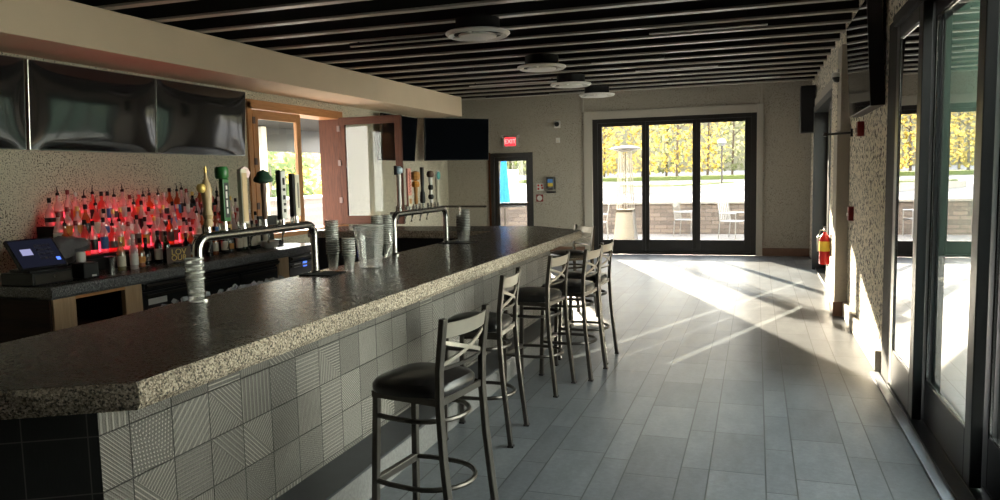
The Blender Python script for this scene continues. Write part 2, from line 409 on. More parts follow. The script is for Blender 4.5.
# pilasters on the right wall
struct(MB().box(.84, RX, 9.22, 9.62, .16, 2.06).box(.87, RX, 9.22, 9.62, 2.06, 3.0).build('trim_3', M['trim'], bevel=.006))
struct(box(.825, RX, 9.20, 9.64, 0, .16).build('baseboard_pilaster', M['base'], bevel=.004))
struct(box(.865, RX, 9.62, 10.22, 0, 3.0).build('trim_4', M['pier'], bevel=.006))
struct(MB().box(.90, RX, 10.22, 10.35, 0, 2.80).box(.90, RX, 10.35, 13.6, 2.66, 2.80).box(.90, RX, 13.6, 13.72, 0, 2.80).build('trim_5', M['trim'], bevel=.005))
struct(box(.925, RX, 6.72, 9.20, 0, .17).build('baseboard_pier', M['trim'], bevel=.008))

# ------------------------------------------------------------------ far sliding door
d1 = setting('door_1')
f = MB(); f.box(-3.2, -3.1, FY + .02, FY + .16, 0, 2.76).box(-.10, 0, FY + .02, FY + .16, 0, 2.76).box(-3.1, -.1, FY + .02, FY + .16, 2.68, 2.76).box(-3.1, -.1, FY + .02, FY + .16, 0, .05)
struct(f.build('door_frame', M['bronze'], d1, bevel=.004))
G1 = [(-3.01, -2.2), (-2.057, -1.208), (-1.053, -.22)]; P1 = [(-3.1, -2.13, .05), (-2.13, -1.13, .08), (-1.13, -.1, .05)]
for (ga, gb), (pa, pb, dy) in zip(G1, P1):
    y0 = FY + dy; p = MB()
    p.box(pa, ga, y0, y0 + .05, .05, 2.68).box(gb, pb, y0, y0 + .05, .05, 2.68).box(ga, gb, y0, y0 + .05, .05, .295).box(ga, gb, y0, y0 + .05, 2.605, 2.68)
    pn = struct(p.build('door_panel', M['bronze'], d1, bevel=.004))
    struct(box(ga, gb, y0 + .02, y0 + .03, .295, 2.605).build('glass_pane', M['glassd'], pn))
struct(MB().tube([(-.16, FY + .03, .95), (-.16, FY + .00, .97), (-.16, FY + .00, 1.15), (-.16, FY + .03, 1.17)], .01).build('door_handle', M['black'], d1, smooth=True))
# ------------------------------------------------------------------ small glazed exit door
d2 = setting('door_2')
f = MB(); f.box(-5.42, -5.34, FY - .02, FY + .14, 0, 2.14).box(-4.56, -4.48, FY - .02, FY + .14, 0, 2.14).box(-5.34, -4.56, FY - .02, FY + .14, 2.06, 2.14)
struct(f.build('door_frame', M['bronze'], d2, bevel=.004))
p = MB(); p.box(-5.34, -5.25, FY + .04, FY + .09, .02, 2.06).box(-4.64, -4.56, FY + .04, FY + .09, .02, 2.06)
for a, b in ((.02, .28), (1.02, 1.08), (1.97, 2.06)): p.box(-5.25, -4.64, FY + .04, FY + .09, a, b)
pl = struct(p.build('door_leaf', M['bronze'], d2, bevel=.003))
struct(box(-5.25, -4.64, FY + .06, FY + .07, 1.08, 1.97).build('glass_pane', M['glassd'], pl))
struct(box(-5.25, -4.64, FY + .06, FY + .07, .28, 1.02).build('glass_pane', M['glassd'], pl))
struct(MB().tube([(-5.24, FY + .02, 1.0), (-4.66, FY + .02, 1.0)], .018).build('push_bar', M['steel'], pl, smooth=True))
struct(box(-5.47, -5.42, FY - .025, FY, 0, 2.16).build('door_trim', M['walnut'], d2))
# ------------------------------------------------------------------ right stacking glass door
d3 = setting('door_3')
f = MB(); f.box(.962, 1.24, 6.28, 6.66, 0, 2.74).box(.93, 1.24, DR3[0], 6.28, 2.66, 2.74).box(.93, 1.28, DR3[0], DR3[0] + .1, 0, 2.66)
struct(f.build('door_frame', M['blackm'], d3, bevel=.005))
tr = MB(); tr.box(.885, .945, DR3[0], 6.66, 0.0, .012); struct(tr.build('sill_strip', M['sill'], d3))
tr = MB(); tr.box(.945, 1.3, DR3[0], 6.28, 0.0, .02)
for xx in (.95, 1.035, 1.11, 1.185): tr.box(xx - .006, xx, DR3[0], 6.28, .02, .03)
struct(tr.build('door_track', M['blackframe'], d3))
pans = [(5.36, 6.28, .96), (4.26, 5.48, 1.03), (3.12, 4.38, 1.105), (2.4, 3.24, 1.18)]
for ya, yb, xa in pans:
    p = MB(); xb = xa + .055; sw = .125
    p.box(xa, xb, ya, ya + sw, .03, 2.66).box(xa, xb, yb - sw, yb, .03, 2.66).box(xa, xb, ya + sw, yb - sw, .03, .30).box(xa, xb, ya + sw, yb - sw, 2.56, 2.66)
    pn = struct(p.build('door_panel', M['blackframe'], d3, bevel=.006))
    struct(box(xa + .010, xa + .020, ya + sw, yb - sw, .30, 2.56).build('glass_pane', M['glasst'], pn))
    gk = MB(); gk.box(xa + .004, xa + .010, ya + sw, ya + sw + .01, .30, 2.56).box(xa + .004, xa + .010, yb - sw - .01, yb - sw, .30, 2.56).box(xa + .004, xa + .010, ya + sw, yb - sw, .30, .312).box(xa + .004, xa + .010, ya + sw, yb - sw, 2.548, 2.56)
    struct(gk.build('gasket', M['steel'], pn))
# ------------------------------------------------------------------ far right glazed door
d4 = setting('door_4')
f = MB(); f.box(.88, 1.2, 10.35, 10.47, 0, 2.66).box(.88, 1.2, 13.48, 13.6, 0, 2.66).box(.88, 1.2, 10.47, 13.48, 2.56, 2.66).box(.93, 1.2, 10.47, 13.48, 0, .03)
struct(f.build('door_frame', M['blackframe'], d4, bevel=.005))
for ya, yb, xa in ((10.47, 11.55, .95), (11.45, 12.55, 1.02), (12.45, 13.48, 1.09)):
    p = MB(); xb = xa + .06; sw = .1
    p.box(xa, xb, ya, ya + sw, .03, 2.56).box(xa, xb, yb - sw, yb, .03, 2.56).box(xa, xb, ya + sw, yb - sw, .03, .30).box(xa, xb, ya + sw, yb - sw, 2.46, 2.56)
    pn = struct(p.build('door_panel', M['blackframe'], d4, bevel=.005))
    struct(box(xa + .025, xa + .035, ya + sw, yb - sw, .30, 2.46).build('glass_pane', M['glasst'], pn))
# ------------------------------------------------------------------ folding wooden window-door over the bar
d5 = setting('window_1')
f = MB(); f.box(LX - .30, LX + .03, 8.62, 8.71, .9, 2.72).box(LX - .35, LX + .01, 11.0, 11.05, .9, 2.72)
struct(f.build('window_frame', M['oak'], d5, bevel=.004))
struct(box(LX - .35, LX + .03, 8.62, 11.08, 2.63, 2.75).build('head_rail', M['oakx'], d5, bevel=.004))
struct(box(LX - .35, LX + .06, 8.62, 11.08, .86, .92).build('window_sill', M['oakx'], d5, bevel=.004))
struct(box(LX - .36, LX - .005, 10.985, 11.0, .92, 2.63).build('window_jamb', M['walnut'], d5))
def leaf(X, w, h, ms, mr, hinge=True):
    p = MB(); p.box(0, .11, -.025, .025, 0, h, X).box(w - .11, w, -.025, .025, 0, h, X)
    q = MB(); q.box(.11, w - .11, -.025, .025, 0, .14, X).box(.11, w - .11, -.025, .025, h - .12, h, X)
    lf = struct(p.build('window_leaf', M[ms], d5, bevel=.004)); struct(q.build('rail', M[mr], lf, bevel=.003))
    struct(MB().box(.11, w - .11, -.006, .006, .14, h - .12, X).build('glass_pane', M['glassw'], lf))
    if hinge:
        for zz in (.35, .95, 1.5):
            struct(MB().box(-.02, .03, -.045, -.024, zz, zz + .09, X).build('hinge', M['brown'], lf))
    return lf
leaf(Matrix.Translation((LX + .0, 8.73, .93)) @ Matrix.Rotation(PI / 2, 4, 'Z'), 1.13, 1.69, 'oak', 'oakx')
leaf(Matrix.Translation((LX + .02, 10.97, .93)) @ Matrix.Rotation(math.radians(1), 4, 'Z'), 1.10, 1.72, 'walnut', 'darkwoodx')  # same wood as the other leaf, coloured dark for its shade

# ------------------------------------------------------------------ bar
bar = thing('bar', 'long bar front of grey patterned tiles below the granite top', 'bar', (-2.3, 4.8, 0))
BF = [(-3.4, 1.235), (-2.115, 1.95), (-2.115, 7.95), (-2.55, 8.34), (-4.9, 8.34)]
def panel(name, p0, p1, z0, z1, th, mat, parent):
    a = math.atan2(p1[1] - p0[1], p1[0] - p0[0]); L = math.hypot(p1[0] - p0[0], p1[1] - p0[1])
    o = MB().box(0, L, 0, th, z0, z1).build(name, mat, parent)
    X = Matrix.Translation((p0[0], p0[1], 0)) @ Matrix.Rotation(a, 4, 'Z')
    o.matrix_local = wm(parent).inverted() @ X
    return o
for i, (a, b) in enumerate(zip(BF[:-1], BF[1:])):
    o = panel('tile_front', a, b, .0, 1.0, .08, M['darktile'] if i == 0 else M['bartile'], bar)
    if i == 0: o['label'] = 'plain black tile face of the angled bar end'
inn = [(-3.5, 1.55), (-2.62, 2.0), (-2.62, 7.74), (-4.9, 7.74)]
for a, b in zip(inn[:-1], inn[1:]): panel('inner_panel', a, b, 0, 1.0, .04, M['blackm'], bar)
SP = [(-3.4, 1.235), (-2.115, 1.95), (-2.115, 7.95), (-2.55, 8.34), (-4.9, 8.34), (-4.9, 8.62), (-2.43, 8.62), (-1.888, 8.06), (-1.888, 1.82), (-3.2, 1.05)]
st = MB().prism(SP, 0, .16).build('foot_step', M['riser'], bar, world=True)
MB().prism(SP, .16, .175).build('step_tread', M['steptop'], st, world=True)
top = thing('bar_counter', 'speckled black granite bar top running along the stools', 'counter', (-2.2, 4.8, 1.0))
CT = [(-3.6, .704), (-1.735, 1.742), (-1.735, 7.80), (-2.36, 8.46), (-4.95, 8.46), (-4.95, 7.68), (-2.68, 7.68), (-2.68, 2.02), (-3.7, 1.45)]
MB().prism(CT, 1.001, 1.07).build('countertop', M['granite'], top, world=True)
def edge_strip(pts, z0, z1, th):   # thick chiselled edge with small irregular facets
    e = MB()
    rr = random.Random(3)
    P = []
    for a, b in zip(pts[:-1], pts[1:]):
        L = math.hypot(b[0] - a[0], b[1] - a[1]); n = max(2, int(L / .09))
        P += [(a[0] + (b[0] - a[0]) * i / n, a[1] + (b[1] - a[1]) * i / n, (b[1] - a[1]) / L, -(b[0] - a[0]) / L) for i in range(n)]
    P.append((pts[-1][0], pts[-1][1], P[-1][2], P[-1][3]))
    rows = []
    for x, y, nx, ny in P:
        r = []
        for kz, bz in ((z1 - .001, .002), (z1 - .022, .010), (z0 + .02, .012), (z0, .002)):
            o = bz + rr.uniform(-.004, .005) if bz > .005 else .001
            r.append((x + nx * o, y + ny * o, kz))
        r += [(x - nx * .012, y - ny * .012, z0), (x - nx * .012, y - ny * .012, z1 - .001)]
        rows.append(r)
    n = 6; vs = [q for r in rows for q in r]; fs = []
    for i in range(len(rows) - 1):
        for k in range(n): fs.append((i * n + k, i * n + (k + 1) % n, (i + 1) * n + (k + 1) % n, (i + 1) * n + k))
    return e.add(vs, fs)
tag(edge_strip(CT[:5], .985, 1.07, .02).build('counter_edge', M['rock'], top, world=True), 'rough chiselled light granite edge')
edge_strip(CT[5:9], .99, 1.07, .02).build('counter_edge', M['rock'], top, world=True)

# ------------------------------------------------------------------ bar stools
def make_stool():
    s = thing('bar_stool', 'x', 'stool', group='bar stools along the bar')
    # seat
    sd = MB(); N = 28; prof = [(.86, .70), (.98, .705), (1.0, .718), (.995, .738), (.93, .756), (.6, .774), (.2, .779)]
    vs = []; fs = []
    for k, z in prof:
        for i in range(N):
            a = 2 * PI * i / N; ca, sa = math.cos(a), math.sin(a); e = .52
            x = .205 * math.copysign(abs(ca) ** e, ca); yy = .215 * math.copysign(abs(sa) ** e, sa)
            if ca > 0: x *= .95; yy *= .92
            vs.append((x * k - .01, yy * k, z))
    for j in range(len(prof) - 1):
        for i in range(N): fs.append((j * N + i, j * N + (i + 1) % N, (j + 1) * N + (i + 1) % N, (j + 1) * N + i))
    fs += [tuple(reversed(range(N))), tuple(range((len(prof) - 1) * N, len(prof) * N))]
    sd.add(vs, fs).build('seat', M['vinyl'], s, smooth=True)
    for sy in (-1, 1):
        MB().tube([(-.175, .155 * sy, .70), (-.19, .165 * sy, .30), (-.20, .172 * sy, 0)], .016, up=(1, 0, 0), sq=(.03, .03)).build('front_leg', M['dsteel'], s, bevel=.004)
        MB().tube([(.238, .205 * sy, 0), (.214, .2 * sy, .22), (.190, .196 * sy, .45), (.177, .193 * sy, .68), (.181, .193 * sy, .84), (.208, .193 * sy, 1.06)], .016, up=(0, 1, 0), sq=(.026, .038)).build('back_post', M['dsteel'], s, bevel=.004)
    def hoop(z, fx, fy, rx, ry):
        P = [(fx, -fy, z), (fx + .08, -fy - .015, z)]
        for i in range(13):
            a = -PI / 2 + PI * i / 12; P.append((.02 + rx * math.cos(a), ry * math.sin(a), z))
        P += [(fx + .08, fy + .015, z), (fx, fy, z)]
        return MB().tube(P, .012, 8)
    hoop(.285, -.19, .165, .19, .185).build('foot_ring', M['dsteel'], s, smooth=True)
    hoop(.59, -.18, .158, .165, .178).build('upper_ring', M['dsteel'], s, smooth=True)
    MB().box(-.205, -.175, -.165, .165, .265, .30).build('footrest', M['dsteel'], s, bevel=.004)
    fr = MB(); fr.tube([(-.185, -.165, .69), (.175, -.19, .69), (.175, .19, .69), (-.185, .165, .69)], .012, closed=True, sq=(.02, .03)); fr.build('seat_frame', M['dsteel'], s)
    # back: curved top slat, crossed bars, lower rail
    def curved(z0, z1, x0, th, bow, n=10):
        b = MB(); vs = []; fs = []
        for i in range(n + 1):
            yy = -.185 + .37 * i / n; o = bow * (1 - (yy / .185) ** 2)
            for xx, zz in ((x0[0] + o, z0), (x0[0] + o + th, z0), (x0[1] + o + th, z1), (x0[1] + o, z1)): vs.append((xx, yy, zz))
        for i in range(n):
            for k in range(4): fs.append((i * 4 + k, i * 4 + (k + 1) % 4, i * 4 + 4 + (k + 1) % 4, i * 4 + 4 + k))
        fs += [(0, 1, 2, 3), (n * 4 + 3, n * 4 + 2, n * 4 + 1, n * 4)]
        return b.add(vs, fs)
    tag(curved(.972, 1.038, (.190, .202), .012, .03).build('top_slat', M['slat'], s, smooth=True), 'pale curved top slat')
    curved(.83, .845, (.170, .173), .01, .028).build('back_rail', M['dsteel'], s, smooth=True)
    for sy in (-1, 1):
        P = [(.178 + .03 * (1 - (q * 2 - 1) ** 2) + q * .016, sy * (-.18 + .36 * q), .85 + .105 * q) for q in [i / 8 for i in range(9)]]
        MB().tube(P, .01, up=(1, 0, 0), sq=(.017, .008)).build('cross_bar', M['slat'], s)
    for sy in (-1, 1):
        for xx, yy in ((-.20, .172), (.238, .205)): MB().box(xx - .018, xx + .018, yy * sy - .018, yy * sy + .018, 0, .012).build('glide', M['black'], s)
    return s
ST = [((-1.42, 3.13), -8, 'black vinyl bar stool nearest the camera, its whole seat in clear view'),
      ((-1.658, 4.49), 3, 'second bar stool from the camera, its seat half hidden behind its back post'),
      ((-1.62, 5.62), -6, 'third bar stool from the camera, black seat beside the pale tiles'),
      ((-1.46, 6.12), -6, 'fourth bar stool from the camera, standing over the white patch of sunlight'),
      ((-1.455, 6.68), -3, 'fifth bar stool from the camera, last in line before the bar corner'),
      ((-2.05, 8.61), 45, 'bar stool standing alone beyond the far clipped corner of the bar')]
s0 = make_stool()
for i, ((x, yy), rz, lab) in enumerate(ST):
    s = s0 if i == 0 else dup(s0)
    s.location = (x, yy, 0); s.rotation_euler = (0, 0, math.radians(rz)); s['label'] = lab
ST_FAR = s

# ------------------------------------------------------------------ back bar
BB = [(-5.17, 4.42), (-5.17, 8.3), (LX + .005, 8.3), (LX + .005, 4.42)]
bt = thing('back_counter', 'speckled granite back counter carrying the bottles along the left wall', 'counter', (-5.8, 6.3, .79))
MB().prism(BB, .80, .87).build('countertop', M['granite'], bt, world=True)
def straight_edge(pts, z0, z1):
    return edge_strip(pts, z0, z1, .02)
k = NT('grey_granite'); v_ = k.co(); a_ = k.noise(v_, 110, 4, .7)
M['greygran'] = k.surf(k.bsdf(k.ramp(a_, [(.38, (.03, .032, .035)), (.5, (.12, .12, .125)), (.62, (.32, .32, .33))]), .35))
straight_edge([(LX + .02, 4.42), (-5.17, 4.42), (-5.17, 8.3)], .775, .87).build('counter_edge', M['greygran'], bt, world=True)
cab = thing('wooden_cabinet', 'pale wooden open cabinet under the near end of the back counter', 'cabinet', (-5.6, 4.9, 0))
for ya, yb in ((4.46, 4.67), (5.18, 5.37)): MB().box(-5.25, -5.20, ya, yb, 0, .775).build('face_stile', M['maple'], cab, world=True, bevel=.003)
MB().box(-5.25, -5.20, 4.67, 5.18, .745, .775).build('top_rail', M['oakx'], cab, world=True); MB().box(-5.25, -5.20, 4.67, 5.18, 0, .1).build('bottom_rail', M['oakx'], cab, world=True)
MB().box(-6.38, -5.22, 4.44, 4.46, 0, .775).build('end_panel', M['plank'], cab, world=True)
MB().box(-6.38, -5.25, 4.47, 5.35, .1, .12).box(-6.38, -5.35, 4.47, 5.35, .42, .44).build('shelf', M['walnut'], cab, world=True)
MB().box(-6.38, -6.36, 4.47, 5.35, .12, .775).box(-6.36, -5.25, 5.35, 5.37, .12, .775).build('back_panel', M['plank'], cab, world=True)
for i, (ya, yb) in enumerate(((5.39, 7.44), (7.66, 8.28))):
    fr_ = thing('bottle_cooler', ['long black bottle cooler with a dark steel lid under the back counter', 'short black cooler with a small blue display under the back counter'][i], 'cooler', (-5.7, (ya + yb) / 2, 0))
    MB().box(-6.3, -5.24, ya, yb, .05, .70).build('body', M['blackm'], fr_, world=True, bevel=.006)
    MB().box(-6.3, -5.20, ya, yb, .70, .765).build('lid', M['black'], fr_, world=True, bevel=.01)
    MB().tube([(-5.19, ya + .02, .735), (-5.19, yb - .02, .735)], .018, 8).build('rail', M['dsteel'], fr_, world=True, smooth=True)
    n = 3 if i == 0 else 1
    for q in range(n):
        d0 = ya + (yb - ya) * q / n + .01; d1_ = ya + (yb - ya) * (q + 1) / n - .01
        dr = MB().box(-5.24, -5.215, d0, d1_, .1, .68).build('door', M['black'], fr_, world=True, bevel=.004)
        MB().box(-5.215, -5.20, d0 + .03, d1_ - .03, .63, .655).build('handle', M['dsteel'], dr, world=True)
    if i == 0: MB().box(-5.214, -5.211, 5.45, 5.68, .56, .615).build('rating_plate', M['white'], fr_, world=True)
    else:
        tag(MB().box(-5.214, -5.211, 7.95, 8.03, .615, .675).build('display', M['uib'], fr_, world=True), 'small lit blue display')
        MB().box(-5.214, -5.211, 7.76, 7.90, .625, .67).build('rating_plate', M['white'], fr_, world=True)
MB().box(-5.26, -5.21, 7.45, 7.65, 0, .775).build('cabinet_post', M['maple'], bevel=.003)
tag(bpy.data.objects['cabinet_post'], 'pale wooden post between the two black coolers', 'post')

# lit bottle step
TI = [(-6.38, -6.13, 1.28), (-6.13, -5.93, 1.15), (-5.93, -5.74, 1.015)]
YB = (5.36, 7.98)
ls = thing('bottle_step', 'red-lit three-tier bottle display step on the back counter', 'shelf', (-6.0, 6.4, .87))
for q, (xa, xb, zt) in enumerate(TI):
    b = MB().box(xa, xb, YB[0] - .12 * q, YB[1], .872, zt).build('tier', M['blackm'], ls, world=True)
    tag(MB().box(xb + .0005, xb + .005, YB[0] - .12 * q + .02, 7.05, max(.872, (TI + [(0, 0, .872)])[q + 1][2] + .004), zt - .03).build('lit_riser', M['led'] if q < 2 else M['black'], b, world=True), 'glowing red lit riser' if q < 2 else None)
tag(MB().box(-6.405, -6.385, 5.55, 7.0, .872, 1.40).build('lit_back', M['led'], ls, world=True), 'glowing red strip behind the top tier')
def bottle_profile(kind):
    P = {0: [(.036, 0), (.038, .01), (.038, .17), (.030, .20), (.014, .225), (.013, .285)],
         1: [(.042, 0), (.044, .01), (.043, .13), (.034, .165), (.016, .19), (.014, .25)],
         2: [(.034, 0), (.036, .01), (.036, .19), (.020, .235), (.013, .25), (.013, .31)],
         3: [(.046, 0), (.048, .012), (.046, .10), (.030, .15), (.015, .175), (.014, .24)],
         4: [(.037, 0), (.038, .01), (.038, .185), (.026, .215), (.0145, .24), (.0145, .30)]}
    return P[kind]
bproto = {}
LABM = ['white', 'cream', 'red', 'black', 'gold', 'brown', 'blue', 'orange']
BGN = ['clear', 'red', 'amber', 'green', 'black', 'straw-coloured']  # red names the glass coloured for the step's glow
def make_bottle(kind, gm, cap, lm):
    key = (kind, gm, cap, lm)
    if key in bproto: return dup(bproto[key])
    b = thing('liquor_bottle', 'x', 'bottle'); P = bottle_profile(kind); H = P[-1][1]
    MB().lathe(P, n=12).build('body', MB_G[gm], b, smooth=True)
    r = P[1][0]; MB().lathe([(r + .0008, .04), (r + .0012, .045), (r + .0012, P[2][1] * .78), (r + .0008, P[2][1] * .8)], n=12).build('label', M[lm], b, smooth=True)
    nr = P[-1][0]
    if cap == 0:
        c = MB().lathe([(nr + .004, H), (nr + .003, H + .022), (.006, H + .03), (.005, H + .055)], n=8); c.tube([(0, 0, H + .05), (.003, 0, H + .075), (.012, .0, H + .09)], .004, 6); c.build('pour_spout', M['blackm'], b, smooth=True)
    else: MB().lathe([(nr + .003, H - .02), (nr + .004, H), (nr + .003, H + .025)], n=10).build('cap', M[['blackm', 'gold', 'dred', 'white'][cap - 1]], b, smooth=True)
    bproto[key] = b; return b
CAPN = ['black pour spout', 'black cap', 'gold cap', 'dark red cap', 'white cap']
TN = ['top', 'middle', 'front']
rb = random.Random(11)
for ti, (xa, xb, zt) in enumerate(TI):
    n = 27; 
    for i in range(n):
        ys_ = YB[0] - .12 * ti; yy = ys_ + .06 + (YB[1] - ys_ - .12) * i / (n - 1) + rb.uniform(-.003, .003)
        kind = rb.choice([0, 0, 1, 2, 3, 4]) ; gm = rb.choice([0, 0, 0, 0, 1, 1, 2, 0] if i < 20 else [0, 2, 4, 1, 0, 2])
        cap = rb.choice([0, 0, 0, 1, 2, 3, 4] if ti == 0 else [0, 1, 2, 1, 3, 4]); lm = rb.choice(LABM)
        if kind == 3 or kind == 1: yy += 0
        b = make_bottle(kind, gm, cap, lm); b.location = ((xa + xb) / 2 + rb.uniform(-.02, .02), yy, zt + .001); b.rotation_euler = (0, 0, rb.uniform(0, 6))
        sc_ = rb.uniform(.92, 1.12)
        b['label'] = '%s bottle with %s, %s from the register on the %s step' % (BGN[gm], CAPN[cap], ORD[i], TN[ti]); b['group'] = 'liquor bottles on the red-lit step'
# bottles standing on the counter itself
def front_bottle(x, yy, kind, gm, cap, lm, lab, group=None):
    b = make_bottle(kind, gm, cap, lm); b.location = (x, yy, .871); b['label'] = lab; b['category'] = 'bottle'
    if group: b['group'] = group
    elif 'group' in b: del b['group']
    return b
front_bottle(-5.50, 5.46, 0, 5, 2, 'cream', 'straw-coloured bottle with gold cap beside the steel shaker')
front_bottle(-5.47, 5.58, 4, 0, 4, 'white', 'clear bottle with pale cap and white label right of the straw-coloured bottle')
front_bottle(-5.55, 5.74, 1, 2, 1, 'orange', 'amber bottle with a broad orange label on the back counter')
rf = random.Random(5)
for i, yy in enumerate([5.9, 6.02, 6.13, 6.42, 6.55]):
    gm = [4, 4, 3, 4, 2][i]; cp = rf.choice([1, 3, 1]); front_bottle(-5.62 + rf.uniform(-.03, .03), yy, [3, 4, 0, 1, 4][i], gm, cp, rf.choice(['black', 'brown', 'cream']), '%s bottle, %s in the row behind the small brown sign' % (BGN[gm], ORD[i]), 'dark bottles behind the brown sign')
for i in range(9):
    yy = 6.72 + .125 * i; gm = [4, 2, 4, 4, 4, 3, 4, 4, 3][i]; lm = ['black', 'cream', 'cream', 'orange', 'cream', 'cream', 'cream', 'cream', 'cream'][i]
    front_bottle(-5.56 - .03 * (i % 2), yy, [4, 0, 0, 1, 2, 2, 2, 2, 2][i], gm, [1, 1, 1, 1, 3, 3, 1, 3, 1][i], lm, '%s wine or spirit bottle, %s of the row seen under the near tap arch' % (BGN[gm], ORD[i]), 'bottles under the near tap arch')

# register, cash drawer, printer and small counter items
cd = thing('cash_drawer', 'black cash drawer under the tilted register screen', 'drawer', (-5.52, 4.62, .871), math.radians(0))
MB().box(-.2, .14, -.17, .2, .0, .10).build('case', M['black'], cd, bevel=.005)
MB().box(.14, .148, -.15, .18, .012, .088).build('drawer_front', M['dsteel'], cd, bevel=.003)
MB().lathe([(.012, 0), (.012, .008)], n=10, X=Matrix.Translation((.148, .015, .06)) @ Matrix.Rotation(PI / 2, 4, 'Y')).build('lock', M['steel'], cd)
pos = thing('register', 'black touchscreen register tilted back on the cash drawer', 'register', (-5.50, 4.58, .972), math.radians(-4))
X = Matrix.Translation((.12, 0, .03)) @ Matrix.Rotation(math.radians(-38), 4, 'Y')
MB().box(-.14, .10, -.12, .12, 0, .025).build('base', M['black'], pos, bevel=.005)
MB().box(-.10, -.05, -.05, .05, .02, .17).build('stand', M['black'], pos, bevel=.005)
sb = MB().box(-.02, .012, -.20, .20, 0, .29, X).build('bezel', M['black'], pos, bevel=.004)
MB().box(.012, .0135, -.185, .185, .015, .275, X).build('screen', M['uid'], sb)
MB().box(.0136, .0145, -.13, -.04, .13, .19, X).build('receipt_window', M['ui'], sb)
kk = MB()
for r_ in range(4):
    for q in range(4): kk.box(.0136, .0142, .0 + q * .036, .028 + q * .036, .08 + r_ * .04, .105 + r_ * .04, X)
kk.build('key_grid', plain('key_dim', (.05, .05, .08), .5), sb)
MB().box(.0136, .0145, .13, .165, .06, .09, X).build('pay_key', M['uib'], sb)
pr_ = thing('receipt_printer', 'small black receipt printer beside the register', 'printer', (-5.40, 4.98, .871), math.radians(-10))
MB().box(-.10, .07, -.07, .07, 0, .13).build('case', M['black'], pr_, bevel=.012)
MB().box(.07, .074, .00, .04, .015, .03).build('badge', M['white'], pr_)
MB().box(-.02, .06, -.055, .055, .13, .136).build('paper_slot', M['dsteel'], pr_)
rl = thing('paper_roll', 'white paper roll standing on the receipt printer', 'roll', (-5.44, 4.97, 1.008))
MB().lathe([(.01, 0), (.036, 0), (.037, .004), (.037, .082), (.036, .086), (.012, .086), (.012, .05)], n=20).build('paper', M['white'], rl, smooth=True)
MB().lathe([(.011, 0), (.011, .07)], n=12).build('core', M['cream'], rl)
shk = thing('steel_shaker', 'shiny steel shaker tin beside the receipt printer', 'shaker', (-5.43, 5.26, .871))
MB().lathe([(.034, 0), (.036, .01), (.043, .14), (.045, .145)], n=18).build('tin', M['chrome'], shk, smooth=True)
MB().lathe([(.045, .145), (.047, .148), (.045, .152)], n=18).build('rim', M['chrome'], shk, smooth=True)
bg = MB(); N = 16; vs = []; fs = []
for j in range(9):
    for i in range(N):
        a = 2 * PI * i / N; q = j / 8; rr_ = math.sin(PI * min(1, q * .86 + .14)) ** .6
        w = 1 + .13 * math.sin(3 * a + j * 1.3) + .08 * math.sin(7 * a - j)
        vs.append((.11 * rr_ * w * math.cos(a), -.20 + .44 * q + .02 * math.sin(a * 2 + j), .09 + .085 * rr_ * w * math.sin(a) + .05 * q))
for j in range(8):
    for i in range(N): fs.append((j * N + i, j * N + (i + 1) % N, (j + 1) * N + (i + 1) % N, (j + 1) * N + i))
fs += [tuple(range(N)), tuple(range(8 * N, 9 * N))]
for v in range(len(vs)): vs[v] = (vs[v][0], vs[v][1], max(0, vs[v][2]))
o = MB().add(vs, fs).build('wrapped_bundle', M['bag'], smooth=True); o.location = (-5.66, 5.0, .96); o.scale = (1.1, 1.1, 1.3); tag(o, 'dark plastic-wrapped bundle slumped behind the receipt printer', 'bundle')
bx_ = tag(box(-5.72, -5.58, 4.86, 5.2, .871, .958).build('carton', M['black'], bevel=.004), 'black carton under the plastic-wrapped bundle', 'box')
pw = MB()
for q in range(3): pw.box(-5.30 + .02 * q, -5.20, 4.66 + .12 * q, 4.9 + .16 * q, .8712 + .0015 * q, .8725 + .0015 * q)
tag(pw.build('paper_slips', M['dsteel']), 'flat grey paper slips lying at the counter edge by the register', 'paper')
# small brown sign
sg = thing('table_sign', 'small brown card sign with gold block letters on the back counter', 'sign', (-5.42, 6.10, .871), math.radians(-20))
MB().box(-.005, .005, -.125, .125, .0, .155).build('card', M['brown'], sg, bevel=.002)
MB().box(-.03, .03, -.06, .06, 0, .012).build('foot', M['black'], sg)
text_mesh('lettering', 'LOV', .082, M['gold'], sg, Matrix.Translation((.006, 0, .108)) @ FACE_PX, .001)
text_mesh('lettering', 'OUR', .076, M['gold'], sg, Matrix.Translation((.006, 0, .050)) @ FACE_PX, .001)
# bowls and a second till at the far end of the back counter
b0 = None
for i in range(4):
    b = MB().lathe([(.05, 0), (.055, .003), (.105, .032), (.108, .036), (.10, .034), (.05, .008)], n=24).build('white_bowl', M['white'], smooth=True) if b0 is None else b0.copy()
    if b0 is None: b0 = b
    else: col.objects.link(b)
    b.location = (-5.44, 7.62, .871 + .016 * i); tag(b, '%s white dish, %s from the bottom of the stack by the far till' % (['plain', 'shallow', 'round', 'upper'][i], ORD[i]), 'dish', 'stacked white dishes on the back counter')
tl = thing('card_terminal', 'black counter terminal at the far end of the back counter', 'terminal', (-5.75, 8.06, .871), math.radians(-20))
MB().box(-.12, .12, -.12, .12, 0, .06).build('base', M['black'], tl, bevel=.006)
MB().box(-.05, .02, -.05, .05, .06, .16).build('stand', M['black'], tl)
MB().box(-.02, .02, -.16, .16, .14, .36).build('screen', M['black'], tl, bevel=.006)

